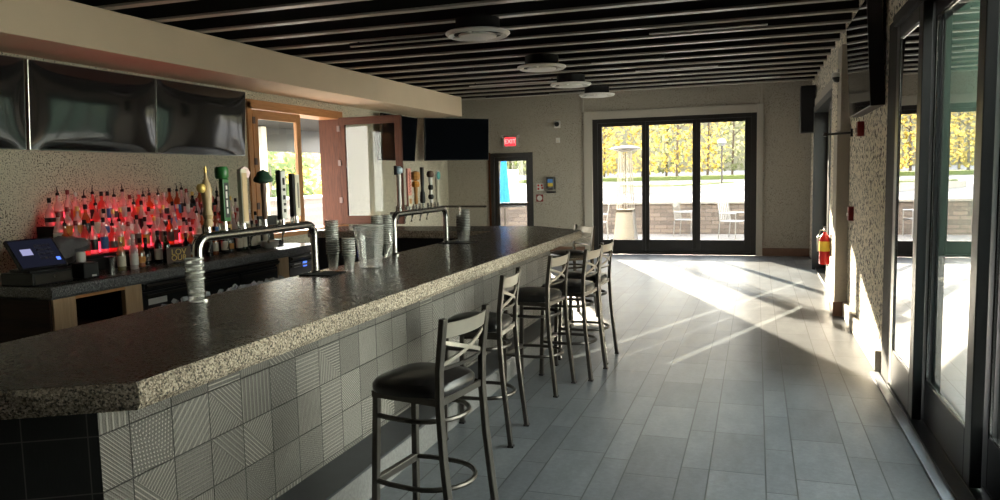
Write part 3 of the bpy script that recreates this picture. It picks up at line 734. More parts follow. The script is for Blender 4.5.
# ------------------------------------------------------------------ tap arches
def arch(name, label, ya, yb):
    t = thing('tap_tower', label, 'tap', (-2.62, (ya + yb) / 2, 1.07))
    L = (yb - ya) / 2; H = .31; r = .07; P = [(0, -L, 0)]
    for i in range(7): a = PI - PI / 2 * i / 6; P.append((0, -L + r + r * math.cos(a), H - r + r * math.sin(a)))
    for i in range(7): a = PI / 2 - PI / 2 * i / 6; P.append((0, L - r + r * math.cos(a), H - r + r * math.sin(a)))
    P.append((0, L, 0))
    MB().tube(P, .024, 14, up=(1, 0, 0)).build('arch_pipe', M['steel'], t, smooth=True)
    for q in (-L, L): MB().lathe([(.045, 0.001), (.045, .008), (.03, .012), (.026, .02)], (0, q, 0), 20).build('flange', M['steel'], t, smooth=True)
    return t
def faucet(t, yy):
    f = MB(); f.tube([(-.02, yy, .31), (-.085, yy, .31)], .012, 8); f.tube([(-.075, yy, .318), (-.10, yy, .27), (-.11, yy, .22)], .009, 8)
    f.lathe([(.010, 0), (.012, .02), (.009, .045)], (-.03, yy, .325), 8); f.lathe([(.012, .0), (.008, .06)], (0, yy, .33), 8)
    return f.build('faucet', M['chrome'], t, smooth=True)
def handle(t, yy, mat, shape, label, z0=.375, z1=.64):
    b = MB(); X = Matrix.Translation((0, yy, z0)); h = z1 - z0
    if shape == 'turned': b.lathe([(.018, 0), (.024, .02), (.018, .04), (.028, .06), (.020, .09), (.027, h * .6), (.022, h * .8), (.010, h * .9), (.008, h)], n=14, X=X)
    elif shape == 'round': b.lathe([(.012, 0), (.016, .03), (.013, h * .5), (.017, h * .8), (.015, h)], n=12, X=X)
    elif shape == 'taper': b.prism([(-.016, -.016), (.016, -.016), (.016, .016), (-.016, .016)], 0, .02, X).tube([(0, 0, 0), (0, 0, h * .5), (0, 0, h)], .02, sq=(.036, .03), X=X)
    elif shape == 'board': b.box(-.009, .009, -.033, .033, .0, h, X)
    elif shape == 'slab': b.box(-.012, .016, -.022, .026, 0, h, X)
    o = b.build('tap_handle', M[mat], t, smooth=shape in ('turned', 'round'), bevel=0 if shape in ('turned', 'round') else .004); tag(o, label); return o
def sub(name, mb, mat, parent, smooth=False, bevel=0): return mb.build(name, M[mat], parent, smooth=smooth, bevel=bevel)
T1 = arch('tap_tower', 'near steel tap arch with six tall beer handles on the bar', 3.08, 4.13)
y0 = 3.605
def yy1(v): return v - y0
for v in (3.17, 3.30, 3.45, 3.64, 3.81, 3.95): faucet(T1, yy1(v))
h = handle(T1, yy1(3.17), 'tan', 'turned', 'turned pale wooden tap handle with a brass ball', .36, .63)
sub('brass_ball', MB().lathe([(.0, -.024), (.015, -.02), (.022, -.008), (.022, .008), (.015, .02), (0, .024)], (0, yy1(3.17) - .038, .555), 14), 'gold', h, True); sub('brass_tip', MB().lathe([(.006, .625 - .0), (.008, .65), (.004, .665)], (0, yy1(3.17), 0), 8), 'gold', h, True)
h = handle(T1, yy1(3.30), 'green', 'slab', 'green tap handle with a round green cap', .38, .60)
sub('dark_panel', MB().box(.0165, .0175, yy1(3.30) - .014, yy1(3.30) + .018, .40, .58), 'black', h); sub('green_cap', MB().lathe([(.0, .0), (.028, 0), (.034, .01), (.036, .045), (.028, .062), (0, .066)], (0, yy1(3.30) - .008, .60), 14), 'green', h, True)
sub('lettering', MB().box(.0176, .018, yy1(3.30) - .002, yy1(3.30) + .008, .42, .445).box(.0176, .018, yy1(3.30) - .004, yy1(3.30) + .006, .455, .49).box(.0176, .018, yy1(3.30) - .006, yy1(3.30) + .006, .50, .535).box(.0176, .018, yy1(3.30) - .004, yy1(3.30) + .008, .545, .565), 'white', h)
h = handle(T1, yy1(3.45), 'cream', 'slab', 'pale jagged tap handle with a pink petal top', .36, .65)
sub('petal_top', MB().prism([(-.01, -.03), (.012, -.045), (.03, -.03), (.045, 0), (.04, .03), (.015, .045), (-.008, .03), (-.02, 0)], 0, .016, Matrix.Translation((-.005, yy1(3.45) + .02, .645)) @ Matrix.Rotation(PI / 2, 4, 'Y')), 'ltpink', h)
sub('face_strip', MB().box(.017, .019, yy1(3.45) - .018, yy1(3.45) + .022, .37, .63), 'tan', h)
h = handle(T1, yy1(3.64), 'barkh', 'round', 'brown trunk tap handle topped by a dark green tree', .37, .58)
sub('tree_top', MB().lathe([(.015, -.01), (.050, .0), (.054, .012), (.046, .03), (.040, .034), (.030, .055), (.016, .06), (0, .07)], (0, yy1(3.64), .58), 12), 'foliage', h, True)
h = handle(T1, yy1(3.81), 'white', 'slab', 'tall white tap handle with black side and lettering strokes', .36, .64)
sub('black_side', MB().box(-.014, .014, yy1(3.81) - .032, yy1(3.81) - .0225, .36, .645), 'black', h)
sub('lettering', MB().box(.0165, .018, yy1(3.81) - .01, yy1(3.81) + .012, .40, .42).box(.0165, .018, yy1(3.81) - .008, yy1(3.81) + .014, .44, .455).box(.0165, .018, yy1(3.81) - .012, yy1(3.81) + .01, .475, .50).box(.0165, .018, yy1(3.81) - .01, yy1(3.81) + .013, .525, .54).box(.0165, .018, yy1(3.81) - .01, yy1(3.81) + .01, .56, .60), 'black', h)
h = handle(T1, yy1(3.95), 'cream', 'slab', 'black and cream tap handle nearest the far foot of its arch', .37, .62)
sub('black_side', MB().box(-.014, .014, yy1(3.95) - .045, yy1(3.95) - .0225, .37, .625), 'black', h); sub('lettering', MB().box(.0165, .018, yy1(3.95) - .003, yy1(3.95) + .010, .42, .57), 'slat', h)
T2 = arch('tap_tower', 'far steel tap arch with six painted beer handles on the bar', 5.24, 6.27)
y0 = 5.755
for v in (5.36, 5.53, 5.66, 5.79, 5.96, 6.10): faucet(T2, yy1(v))
h = handle(T2, yy1(5.36), 'white', 'round', 'white tap handle with a pale blue and black head', .36, .62)
sub('head', MB().lathe([(.01, 0), (.03, .012), (.03, .045), (.012, .06)], (0, yy1(5.36), .615), 10), 'paleblue', h, True); sub('black_back', MB().box(-.02, .0, yy1(5.36) - .045, yy1(5.36) - .025, .61, .68), 'black', h)
h = handle(T2, yy1(5.53), 'pink', 'board', 'pink board tap handle with dark red vertical script', .36, .66)
sr = MB()
for q in range(7): sr.tube([(.0105, yy1(5.53) - .015, .47 + q * .024), (.0105, yy1(5.53) + .012, .478 + q * .024), (.0105, yy1(5.53) - .006, .488 + q * .024)], .003, 6)
sub('lettering', sr, 'dred', h); sub('lower_badge', MB().box(.009, .0115, yy1(5.53) - .034, yy1(5.53) + .034, .36, .445), 'cream', h); sub('badge_mark', MB().box(.0116, .013, yy1(5.53) - .02, yy1(5.53) + .018, .38, .42), 'amber', h)
h = handle(T2, yy1(5.66), 'amber', 'round', 'orange-brown tap handle of stacked knobs', .37, .52)
sub('sun_knob', MB().lathe([(.008, -.04), (.034, -.03), (.04, 0), (.034, .03), (.008, .04)], (0, yy1(5.66), .60), 9), 'amber', h); sub('lower_knob', MB().lathe([(.008, -.028), (.03, -.02), (.034, 0), (.028, .02), (.008, .028)], (0, yy1(5.66), .532), 9), 'orange', h)
h = handle(T2, yy1(5.79), 'black', 'round', 'thin black tap handle with a small square tip', .38, .63)
sub('square_tip', MB().box(-.012, .012, yy1(5.79) - .014, yy1(5.79) + .014, .60, .67), 'black', h); sub('lower_grip', MB().lathe([(.02, 0), (.024, .02), (.02, .09), (.012, .10)], (0, yy1(5.79), .375), 10), 'black', h, True)
h = handle(T2, yy1(5.96), 'white', 'round', 'white tap handle with black rings and a dark round head', .37, .60)
sub('round_head', MB().lathe([(.008, -.03), (.028, -.022), (.033, 0), (.026, .022), (.008, .03)], (0, yy1(5.96), .612), 12), 'barkh', h, True)
sub('black_ring', MB().lathe([(.017, 0), (.025, .012), (.025, .03), (.017, .042)], (0, yy1(5.96), .40), 12).lathe([(.017, 0), (.023, .012), (.023, .03), (.017, .042)], (0, yy1(5.96), .48), 12), 'black', h, True)
h = handle(T2, yy1(6.10), 'cream', 'round', 'cream tap handle with a round teal badge', .37, .58)
sub('teal_badge', MB().lathe([(.034, 0), (.036, .006), (.034, .012), (.0, .014)], n=16, X=Matrix.Translation((.008, yy1(6.10), .60)) @ Matrix.Rotation(PI / 2, 4, 'Y')), 'tealb', h, True)
sub('badge_ring', MB().lathe([(.040, 0), (.042, .008), (.038, .010)], n=16, X=Matrix.Translation((.004, yy1(6.10), .60)) @ Matrix.Rotation(PI / 2, 4, 'Y')), 'white', h, True)
# black rubber mats at the feet of the arches
tag(box(-2.66, -2.44, 4.00, 4.20, 1.0705, 1.078).build('drip_mat', M['blackm'], bevel=.003), 'black drip mat at the far foot of the near tap arch', 'mat')
tag(box(-2.66, -2.36, 6.17, 6.38, 1.0705, 1.078).build('drip_mat', M['blackm'], bevel=.003), 'black drip mat at the far foot of the far tap arch', 'mat')

# ------------------------------------------------------------------ cups, pitcher
cup0 = None
def cup(x, yy, z, lab, grp):
    global cup0
    if cup0 is None:
        cup0 = MB().lathe([(.026, 0), (.0285, .001), (.040, .108), (.0425, .112), (.0425, .116), (.039, .114), (.0275, .004)], n=18).build('plastic_cup', M['cup'], smooth=True); c = cup0
        MB().lathe([(.0405, .106), (.0430, .1085), (.0430, .1105), (.0405, .112)], n=18).build('rim', M['cuprim'], cup0, smooth=True)
    else: c = dup(cup0)
    c.location = (x, yy, z); tag(c, lab, 'cup', grp)
def stack(x, yy, n, dz, where, z=1.071):
    for i in range(n): cup(x, yy, z + i * dz, 'clear cup %s up in the stack %s' % (ORD[i], where), 'cups stacked ' + where)
stack(-2.555, 4.235, 15, .0145, 'at the far foot of the near tap arch', 1.079)
stack(-2.43, 4.22, 8, .0145, 'just right of the tallest cup stack')
stack(-2.60, 4.93, 16, .0135, 'close behind the clear pitcher')
stack(-2.585, 5.06, 16, .0135, 'between pitcher and far tap arch')
stack(-2.53, 6.40, 10, .0145, 'at the far foot of the far tap arch')
stack(-2.46, 6.34, 13, .0145, 'on the far drip mat', 1.079)
def pint(x, yy, z, lab):
    global pint0
    if pint0 is None:
        pint0 = MB().lathe([(.032, 0), (.034, .003), (.043, .118), (.0445, .122), (.041, .121), (.032, .010), (0, .008)], n=18).build('pint_glass', M['cup'], smooth=True); c = pint0
        MB().lathe([(.0335, .001), (.0355, .003), (.0358, .010), (.0345, .011)], n=18).build('foot', M['cuprim'], pint0, smooth=True); MB().lathe([(.0445, .112), (.0455, .116), (.0455, .121), (.0445, .123)], n=18).build('rim', M['cuprim'], pint0, smooth=True)
    else: c = dup(pint0)
    c.location = (x, yy, z); tag(c, lab, 'glass', 'pint glasses stacked by the near foot of the arch')
pint0 = None
for i in range(4): pint(-2.59, 3.015, 1.071 + i * .032, 'pint glass, %s up in the stack at the near foot of the tap arch' % ORD[i])
pt = thing('pitcher', 'clear plastic pitcher flaring towards its rim on the bar top', 'pitcher', (-2.40, 4.44, 1.071))
MB().lathe([(.066, 0), (.070, .004), (.098, .265), (.104, .28), (.101, .28), (.094, .262), (.066, .010), (0, .008)], n=24).build('body', M['cup'], pt, smooth=True)
MB().lathe([(.1035, .277), (.106, .279), (.106, .284), (.1035, .285)], n=24).build('rim', M['cuprim'], pt, smooth=True)
MB().tube([(-.03, -.10, .275), (-.05, -.125, .285), (-.06, -.135, .28)], .012, 8).build('spout', M['cup'], pt, smooth=True)
MB().tube([(.04, .085, .24), (.07, .135, .235), (.08, .15, .16), (.06, .12, .06), (.03, .062, .05)], .010, 8).build('handle', M['cup'], pt, smooth=True)
# ice bin behind the bar
ib = thing('ice_bin', 'steel ice bin set behind the inner edge of the bar', 'bin', (-2.85, 3.7, .7))
MB().box(-3.02, -3.0, 3.15, 4.25, .6, 1.0).box(-2.72, -2.70, 3.15, 4.25, .6, 1.0).box(-3.0, -2.72, 3.15, 3.17, .6, 1.0).box(-3.0, -2.72, 4.23, 4.25, .6, 1.0).box(-3.0, -2.72, 3.17, 4.23, .6, .62).build('tub', M['steel'], ib, world=True)
ic = MB(); ri = random.Random(2)
for i in range(260):
    X = Matrix.Translation((ri.uniform(-2.98, -2.74), ri.uniform(3.2, 4.2), ri.uniform(.93, 1.03))) @ Matrix.Rotation(ri.uniform(0, 3), 4, (ri.random(), ri.random(), ri.random() + .1)); q = ri.uniform(.010, .017); ic.box(-q, q, -q, q, -q, q, X)
tag(ic.build('ice_cubes', M['ice']), 'heap of ice cubes filling the steel ice bin', 'ice', kind='stuff')
# rail on the far leg of the bar
ra = thing('service_rail', 'thin steel service rail on the far leg of the bar', 'rail', (-3.15, 8.0, 1.07))
MB().tube([(-.24, 0, .255), (.30, 0, .25)], .011, 10).build('bar', M['steel'], ra, smooth=True)
MB().tube([(-.02, 0, 0), (-.02, 0, .25)], .011, 10).build('post', M['steel'], ra, smooth=True)
MB().lathe([(.03, .001), (.03, .006), (.014, .01)], (-.02, 0, 0), 14).build('flange', M['steel'], ra, smooth=True)

# ------------------------------------------------------------------ televisions
def tv(label, w, h, loc, rz, tilt, mat, depth=.05, warp=0, film=True):
    t = thing('television', label, 'television', loc, rz)
    X = Matrix.Rotation(tilt, 4, 'Y')      # local +X is the screen side
    MB().box(0, depth, -w / 2, w / 2, -h / 2, h / 2, X).build('housing', M['black'], t, bevel=.004)
    N, K = 28, 16; vs = []; fs = []
    for j in range(K + 1):
        for i in range(N + 1):
            a, b = i / N * 2 - 1, j / K * 2 - 1
            o = warp * ((1 - a * a) * (1 - b * b)) ** .7 + warp * .15 * math.sin(2.4 * a + 1.7 * b) * (1 - a * a) * (1 - b * b)
            vs.append(X @ Vector((depth + .002 + max(0, o), a * (w / 2 - .008), b * (h / 2 - .008))))
    for j in range(K):
        for i in range(N): q = j * (N + 1) + i; fs.append((q, q + 1, q + N + 2, q + N + 1))
    MB().add(vs, fs).build('screen', mat, t, smooth=True)
    MB().box(-.10, 0, -.2, .2, -.15, .15).build('wall_mount', M['dsteel'], t)
    return t
for i, (ya, lab) in enumerate(((3.71, 'glossy dark television cut off by the left edge of the photo'), (5.29, 'glossy dark television, middle of the three above the bottles'), (6.85, 'glossy dark television, last of the three above the bottles, by the wooden window'))):
    tt = tv(lab, 1.545, .82, (LX + .10, ya + .775, 2.40), 0, math.radians(4), M['film'], .05, .035); tt['group'] = 'televisions above the bottles'
    for c_ in tt.children:
        if c_.name.startswith('housing'): c_.data.materials[0] = M['steel']
tv('black television on the left wall behind the open wooden leaf', 1.45, .83, (LX + .10, 12.9, 2.40), 0, math.radians(6), M['tvs'], .06)
a_ = math.atan2(14.95 - 13.96, -5.27 + 6.25)
tv('black television angled across the far left corner above the taps', 1.40, .84, (-5.76, 14.46, 2.415), a_ - PI / 2, math.radians(3), M['tvs'], .06)
tv('black television high on the right stucco pier, seen almost edge on', 1.45, .86, (RX - .02, 7.55, 2.58), PI, math.radians(3), M['tvg'], .11)

# ------------------------------------------------------------------ ceiling diffusers and linear lights
dp = None
for i, (x, yy) in enumerate(((-2.69, 7.42), (-2.74, 10.04), (-2.84, 12.16), (-2.78, 13.97))):
    if dp is None:
        dp = thing('air_diffuser', 'x', 'diffuser', group='round ceiling diffusers')
        MB().lathe([(.225, .03), (.225, .169)], n=24).build('duct', M['blackm'], dp, smooth=True)
        MB().lathe([(.215, .02), (.225, .035), (.325, .035), (.33, .02), (.30, -.005), (.27, .005), (.24, .015)], n=32).build('outer_ring', M['white'], dp, smooth=True)
        MB().lathe([(0, -.02), (.15, -.02), (.19, -.008), (.195, .01), (.0, .012)], n=28).build('centre_disc', M['white'], dp, smooth=True)
        MB().lathe([(0, .014), (.245, .014), (.245, .022), (0, .022)], n=24).build('throat', M['blackm'], dp)
        v_b = MB()
        for q in range(4): v_b.box(.17, .27, -.008, .008, -.005, .012, Matrix.Rotation(q * PI / 2, 4, 'Z'))
        v_b.build('spoke', M['white'], dp); d_ = dp
    else: d_ = dup(dp)
    d_.location = (x, yy, 3.07); d_['label'] = 'round ceiling air diffuser, %s in the row' % ['nearest the camera', 'second from the camera', 'third from the camera', 'furthest, close to the far wall'][i]
    if i == 0: d_['label'] = 'round ceiling air diffuser nearest the camera, largest in the row'
lf = None
for i, (xa, xb, yy, lab) in enumerate(((-4.5, -3.2, 8.05, 'left of the nearest diffuser'), (-1.15, .1, 8.78, 'right of the nearest diffuser'), (-2.2, -1.2, 10.7, 'just right of the second diffuser'), (-1.76, -.55, 11.85, 'right of the third diffuser'), (-1.49, .36, 13.7, 'right of the furthest diffuser'), (-4.67, -3.1, 12.4, 'left of the third diffuser'), (-5.1, -3.8, 14.45, 'nearest the end of the soffit'), (-4.1, -3.1, 10.75, 'left of the second diffuser'))):
    l = thing('linear_light', 'slim unlit linear ceiling light ' + lab, 'light', ((xa + xb) / 2, yy, 3.2), 0, 'slim linear ceiling lights')
    w = (xb - xa) / 2
    MB().box(-w, w, -.02, .02, 0, .03).build('housing', M['black'], l); MB().box(-w, w, -.016, .016, -.014, 0).build('lens', M['white'], l, bevel=.004)
    MB().box(-w + .1, -w + .12, -.01, .01, .03, .045).box(w - .12, w - .1, -.01, .01, .03, .045).build('bracket', M['black'], l)

# ------------------------------------------------------------------ far wall fittings
ex = thing('exit_sign', 'red EXIT sign on the far wall above the small glass door', 'sign', (-4.95, FY - .03, 2.27))
MB().box(-.165, .165, -.03, .03, 0, .21).build('housing', M['exitw'], ex, bevel=.005)
MB().box(-.12, .12, -.034, -.03, .018, .195).build('lit_face', M['exitr'], ex)
text_mesh('lettering', 'EXIT', .125, M['exitp'], ex, Matrix.Translation((0, -.036, .107)) @ FACE_NY, .001)
for sx in (-1, 1): MB().lathe([(.0, 0), (.03, 0), (.03, .03), (.02, .05), (0, .05)], n=12, X=Matrix.Translation((sx * .18, -.0, .215)) @ Matrix.Rotation(PI / 2, 4, 'X')).build('lamp_head', M['white'], ex)
cm = thing('security_camera', 'small round security camera high on the far wall', 'camera', (-3.93, FY, 2.70))
MB().box(-.065, .065, -.05, 0, -.075, .075).build('base', M['white'], cm, bevel=.01)
MB().lathe([(.05, 0), (.052, .03), (.035, .055), (0, .062)], n=16, X=Matrix.Translation((0, -.05, 0)) @ Matrix.Rotation(PI / 2, 4, 'X')).build('dome', M['black'], cm, smooth=True)
sn = thing('wall_sensor', 'small white wall sensor below the security camera', 'sensor', (-3.92, FY, 2.37))
MB().box(-.04, .04, -.035, 0, -.05, .05).build('case', M['white'], sn, bevel=.006); MB().box(-.02, .02, -.04, -.035, -.03, .0).build('lens', M['cream'], sn)
hs = thing('soap_dispenser', 'black hand sanitiser dispenser with a blue and yellow label on the far wall', 'dispenser', (-4.08, FY, 1.28))
MB().prism([(-.09, 0), (.09, 0), (.09, -.07), (.06, -.10), (-.06, -.10), (-.09, -.07)], .07, .33).build('body', M['black'], hs, bevel=.012)
MB().box(-.055, .055, -.105, -.10, .21, .29).build('label', M['blue'], hs); MB().box(-.055, .055, -.105, -.10, .14, .21).build('lower_label', M['yellow'], hs)
MB().box(-.08, .10, -.13, 0, .0, .035).build('drip_tray', M['black'], hs, bevel=.008)
s1 = thing('notice_sign', 'upper white notice with red squares beside the small glass door', 'sign', (-4.325, FY, 1.33))
MB().box(-.075, .075, -.006, 0, 0, .15).build('plate', M['white'], s1); q = MB()
for a, b in ((-.06, .09), (.012, .09), (-.06, .02), (.025, .035)): q.box(a, a + .042, -.008, -.006, b, b + .042)
q.build('red_mark', M['red'], s1)
s2 = thing('notice_sign', 'lower square no-smoking style notice beside the small glass door', 'sign', (-4.34, FY, 1.10))
MB().box(-.075, .075, -.006, 0, 0, .15).build('plate', M['dred'], s2); MB().lathe([(.040, 0), (.056, 0), (.056, .003), (.04, .003)], n=20, X=Matrix.Translation((0, -.006, .075)) @ Matrix.Rotation(PI / 2, 4, 'X')).build('ring', M['white'], s2)
MB().box(-.04, .04, -.009, -.006, .068, .084, Matrix.Translation((0, 0, .075)) @ Matrix.Rotation(.7, 4, 'Y') @ Matrix.Translation((0, 0, -.075))).build('slash', M['white'], s2)

# ------------------------------------------------------------------ right wall fittings
fe = thing('fire_extinguisher', 'red fire extinguisher hanging on the right wall pilaster', 'extinguisher', (.79, 9.95, .50))
MB().lathe([(.055, 0), (.062, .01), (.062, .30), (.05, .345), (.022, .37), (.02, .39)], n=20).build('cylinder', M['red'], fe, smooth=True)
MB().lathe([(.0626, .16), (.0628, .165), (.0628, .275), (.0626, .28)], n=20).build('label', M['yellow'], fe, smooth=True)
MB().lathe([(.016, .38), (.018, .42), (.01, .43)], n=10).box(-.012, .012, -.06, .02, .425, .437).box(-.012, .012, -.075, .02, .445, .455).build('valve', M['black'], fe)
MB().tube([(0, -.02, .41), (-.05, -.05, .42), (-.085, -.045, .33), (-.075, -.03, .16)], .011, 8).build('hose', M['white'], fe, smooth=True)
MB().box(.06, .075, -.04, .04, .1, .36).build('wall_bracket', M['dsteel'], fe)
pu = thing('fire_alarm_pull', 'red fire alarm pull station on the stucco pier', 'alarm', (RX, 8.80, 1.10))
MB().box(-.05, 0, -.06, .06, 0, .15).build('case', M['dred'], pu, bevel=.006); MB().box(-.06, -.05, -.035, .035, .05, .08).build('pull_bar', M['white'], pu)
hn = thing('fire_alarm_horn', 'dark red fire alarm horn high on the stucco pier', 'alarm', (RX, 8.12, 1.955))
MB().box(-.06, 0, -.06, .06, 0, .14).build('case', M['dred'], hn, bevel=.006); MB().box(-.075, -.06, -.03, .03, .03, .08).build('strobe', M['white'], hn)
wb = thing('wall_bracket', 'black rod bracket reaching out from the right wall pilaster', 'bracket', (.84, 9.0, 2.03))
MB().tube([(.11, .0, .0), (-.13, 0, -.012)], .012, 8).build('rod', M['black'], wb, smooth=True); MB().lathe([(.0, -.025), (.02, -.018), (.025, 0), (.02, .018), (0, .025)], (-.14, 0, -.012), 10).build('knob', M['black'], wb, smooth=True)
MB().box(.11, .13, -.03, .03, -.04, .04).build('plate', M['black'], wb)
sp = thing('loudspeaker', 'black loudspeaker hung high in the far right corner', 'speaker', (.83, 14.4, 2.28))
MB().box(-.12, .12, -.16, .16, 0, .80).build('cabinet', M['black'], sp, bevel=.01); MB().box(-.105, .105, -.17, -.16, .02, .78).build('grille', M['blackm'], sp)
MB().box(.12, .145, -.05, .05, .3, .5).build('bracket', M['dsteel'], sp)
ds = thing('dome_camera', 'black dome camera high on the right wall pilaster', 'camera', (.85, 9.45, 2.62))
MB().lathe([(.06, .05), (.06, .09), (.05, .1)], n=16).build('base', M['white'], ds, smooth=True); MB().lathe([(0, -.01), (.03, 0), (.05, .03), (.055, .05)], n=16).build('dome', M['black'], ds, smooth=True)
MB().box(0.0, .02, -.03, .03, .06, .14).build('bracket', M['white'], ds)

# ------------------------------------------------------------------ outside, beyond the far wall
struct(box(-14, 1.3, FY, 24, -.16, -.03).build('ground_patio', M['concrete']))
gm = MB(); ys = [24, 32, 45, 60, 110]; zs = [-.1, .2, .75, 1.15, 2.0]
vs = [(x, a, b) for a, b in zip(ys, zs) for x in (-60, 40)] + [(x, a, b - .3) for a, b in zip(ys, zs) for x in (-60, 40)]; n = len(ys); fs = []
for i in range(n - 1):
    a = 2 * i; fs += [(a, a + 1, a + 3, a + 2), (2 * n + a, 2 * n + a + 2, 2 * n + a + 3, 2 * n + a + 1), (a, a + 2, 2 * n + a + 2, 2 * n + a), (a + 1, 2 * n + a + 1, 2 * n + a + 3, a + 3)]
fs += [(0, 2 * n, 2 * n + 1, 1), (2 * n - 2, 2 * n - 1, 4 * n - 1, 4 * n - 2)]
struct(gm.add(vs, fs).build('ground_road', M['asphalt']))
pw = thing('patio_wall', 'low stacked-stone patio wall with a pale cap beyond the far doors', 'wall', (-3, 21.2, 0)); 
MB().box(-13, 2.2, 21.25, 21.6, -.1, .79).build('stonework', M['stone'], pw, world=True); MB().box(-13, 2.2, 21.2, 21.65, .79, .86).build('cap', M['cap'], pw, world=True, bevel=.01)
struct(MB().prism([(-7.5, 42), (-4.0, 39.5), (-2.2, 44), (-1.0, 50), (-3, 53), (-6, 50)], .3, .93).build('kerb_island', M['cap']))
tag(MB().prism([(-7.2, 42.2), (-4.1, 39.9), (-2.5, 44.2), (-1.3, 49.8), (-3, 52.6), (-5.9, 49.8)], .93, 1.0).build('island_lawn', M['grass']), 'grass growing on the kerbed island in the road', 'grass', kind='stuff')
tag(MB().prism([(-40, 57), (20, 57), (20, 90), (-40, 90)], .9, 1.34).build('verge_lawn', M['grass']), 'strip of grass under the trees across the road', 'grass', kind='stuff')
ph = thing('patio_heater', 'pyramid patio heater with a glass tube behind the far doors', 'heater', (-2.86, 17.6, -.03))
MB().prism([(-.25, -.25), (.25, -.25), (.25, .25), (-.25, .25)], 0, .04).build('base', M['galv'], ph)
q = MB(); w0, w1 = .24, .17
vs = [(-w0, -w0, .04), (w0, -w0, .04), (w0, w0, .04), (-w0, w0, .04), (-w1, -w1, .80), (w1, -w1, .80), (w1, w1, .80), (-w1, w1, .80)]
q.add(vs, [(0, 1, 5, 4), (1, 2, 6, 5), (2, 3, 7, 6), (3, 0, 4, 7), (4, 5, 6, 7), (3, 2, 1, 0)]).build('lower_housing', M['galv'], ph, bevel=.006)
MB().box(-.19, .19, -.19, .19, .80, .86).build('burner_tray', M['dsteel'], ph)
for sx in (-1, 1):
    for sy in (-1, 1): MB().tube([(.24 * sx, .24 * sy, .04), (.17 * sx, .17 * sy, .86), (.12 * sx, .12 * sy, 2.2)], .014, sq=(.025, .025)).build('corner_post', M['galv'], ph)
for sy in (-1, 1):
    g_ = MB()
    for i in range(5): g_.tube([(-.13 + .065 * i, .165 * sy, .9), (-.09 + .045 * i, .12 * sy, 2.15)], .004, 5)
    g_.build('guard', M['galv'], ph)
MB().lathe([(.06, .86), (.06, 2.15)], n=16).build('glass_tube', M['heaterglass'], ph, smooth=True)
MB().lathe([(.12, 2.18), (.36, 2.24), (.37, 2.255), (.2, 2.30), (0, 2.32)], n=4 * 6).build('reflector', M['galv'], ph, smooth=True)
MB().box(-.20, .20, -.20, -.19, .1, .1).build('door_line', M['dsteel'], ph) if False else None
def patio_chair(lab, loc, rz, proto=[None]):
    if proto[0] is None:
        c = thing('patio_chair', lab, 'chair', group='metal patio chairs'); proto[0] = c
        MB().box(-.24, .24, -.24, .24, .42, .45).build('seat', M['galv'], c, bevel=.01)
        bk = MB()
        for i in range(6): bk.box(-.22 + .08 * i, -.19 + .08 * i, .22, .235, .45, .88, Matrix.Translation((0, .23, .45)) @ Matrix.Rotation(-.15, 4, 'X') @ Matrix.Translation((0, -.23, -.45)))
        bk.tube([(-.24, .22, .45), (-.24, .285, .9), (.24, .285, .9), (.24, .22, .45)], .014, 8); bk.build('backrest', M['galv'], c)
        for sx in (-1, 1):
            MB().tube([(.24 * sx, -.22, 0), (.24 * sx, -.22, .64)], .014, 8).build('leg', M['galv'], c); MB().tube([(.24 * sx, .26, 0), (.24 * sx, .22, .45)], .014, 8).build('leg', M['galv'], c)
            MB().tube([(.24 * sx, -.24, .64), (.24 * sx, .25, .64)], .016, 8).build('armrest', M['galv'], c)
    else: c = dup(proto[0])
    c.location = loc; c.rotation_euler = (0, 0, rz); c['label'] = lab
patio_chair('metal patio chair with arms seen through the right-hand far door panel', (-.55, 19.9, -.03), math.radians(60))
patio_chair('pale metal patio chair seen through the middle far door panel', (-1.75, 20.6, -.03), math.radians(75))
patio_chair('pale metal patio chair beside the heater at the left door panel', (-3.9, 19.6, -.03), math.radians(-80))
lp = thing('lamp_post', 'slim lamp post on the kerbed island across the road', 'lamp', (-1.9, 46, .75))
MB().tube([(0, 0, 0), (0, 0, 2.4)], .05, 8).build('pole', M['dsteel'], lp); MB().lathe([(0, 0), (.2, .05), (.26, .25), (.16, .45), (0, .5)], (0, 0, 2.3), 12).build('lantern', M['galv'], lp, smooth=True); MB().lathe([(.16, 0), (.16, .2)], n=10).build('footing', M['cap'], lp)
sgp = thing('road_sign', 'white post sign seen through the small glass door', 'sign', (-8.6, 27, -.1))
MB().tube([(0, 0, 0), (0, 0, 2.0)], .03, 8).build('pole', M['galv'], sgp); MB().box(-.28, .28, -.02, .0, 1.1, 2.0).build('panel', M['white'], sgp)
um = thing('patio_umbrella', 'closed bright blue patio umbrella outside the small glass door', 'umbrella', (-5.93, 18.0, -.03))
MB().tube([(0, 0, 0), (0, 0, 2.4)], .022, 8).build('pole', M['dsteel'], um); MB().lathe([(.03, .95), (.15, 1.0), (.13, 1.3), (.10, 1.7), (.05, 2.3), (.0, 2.4)], n=10).build('canopy', M['umb'], um); MB().lathe([(.25, 0), (.25, .06), (.04, .1)], n=16).build('base', M['cap'], um)
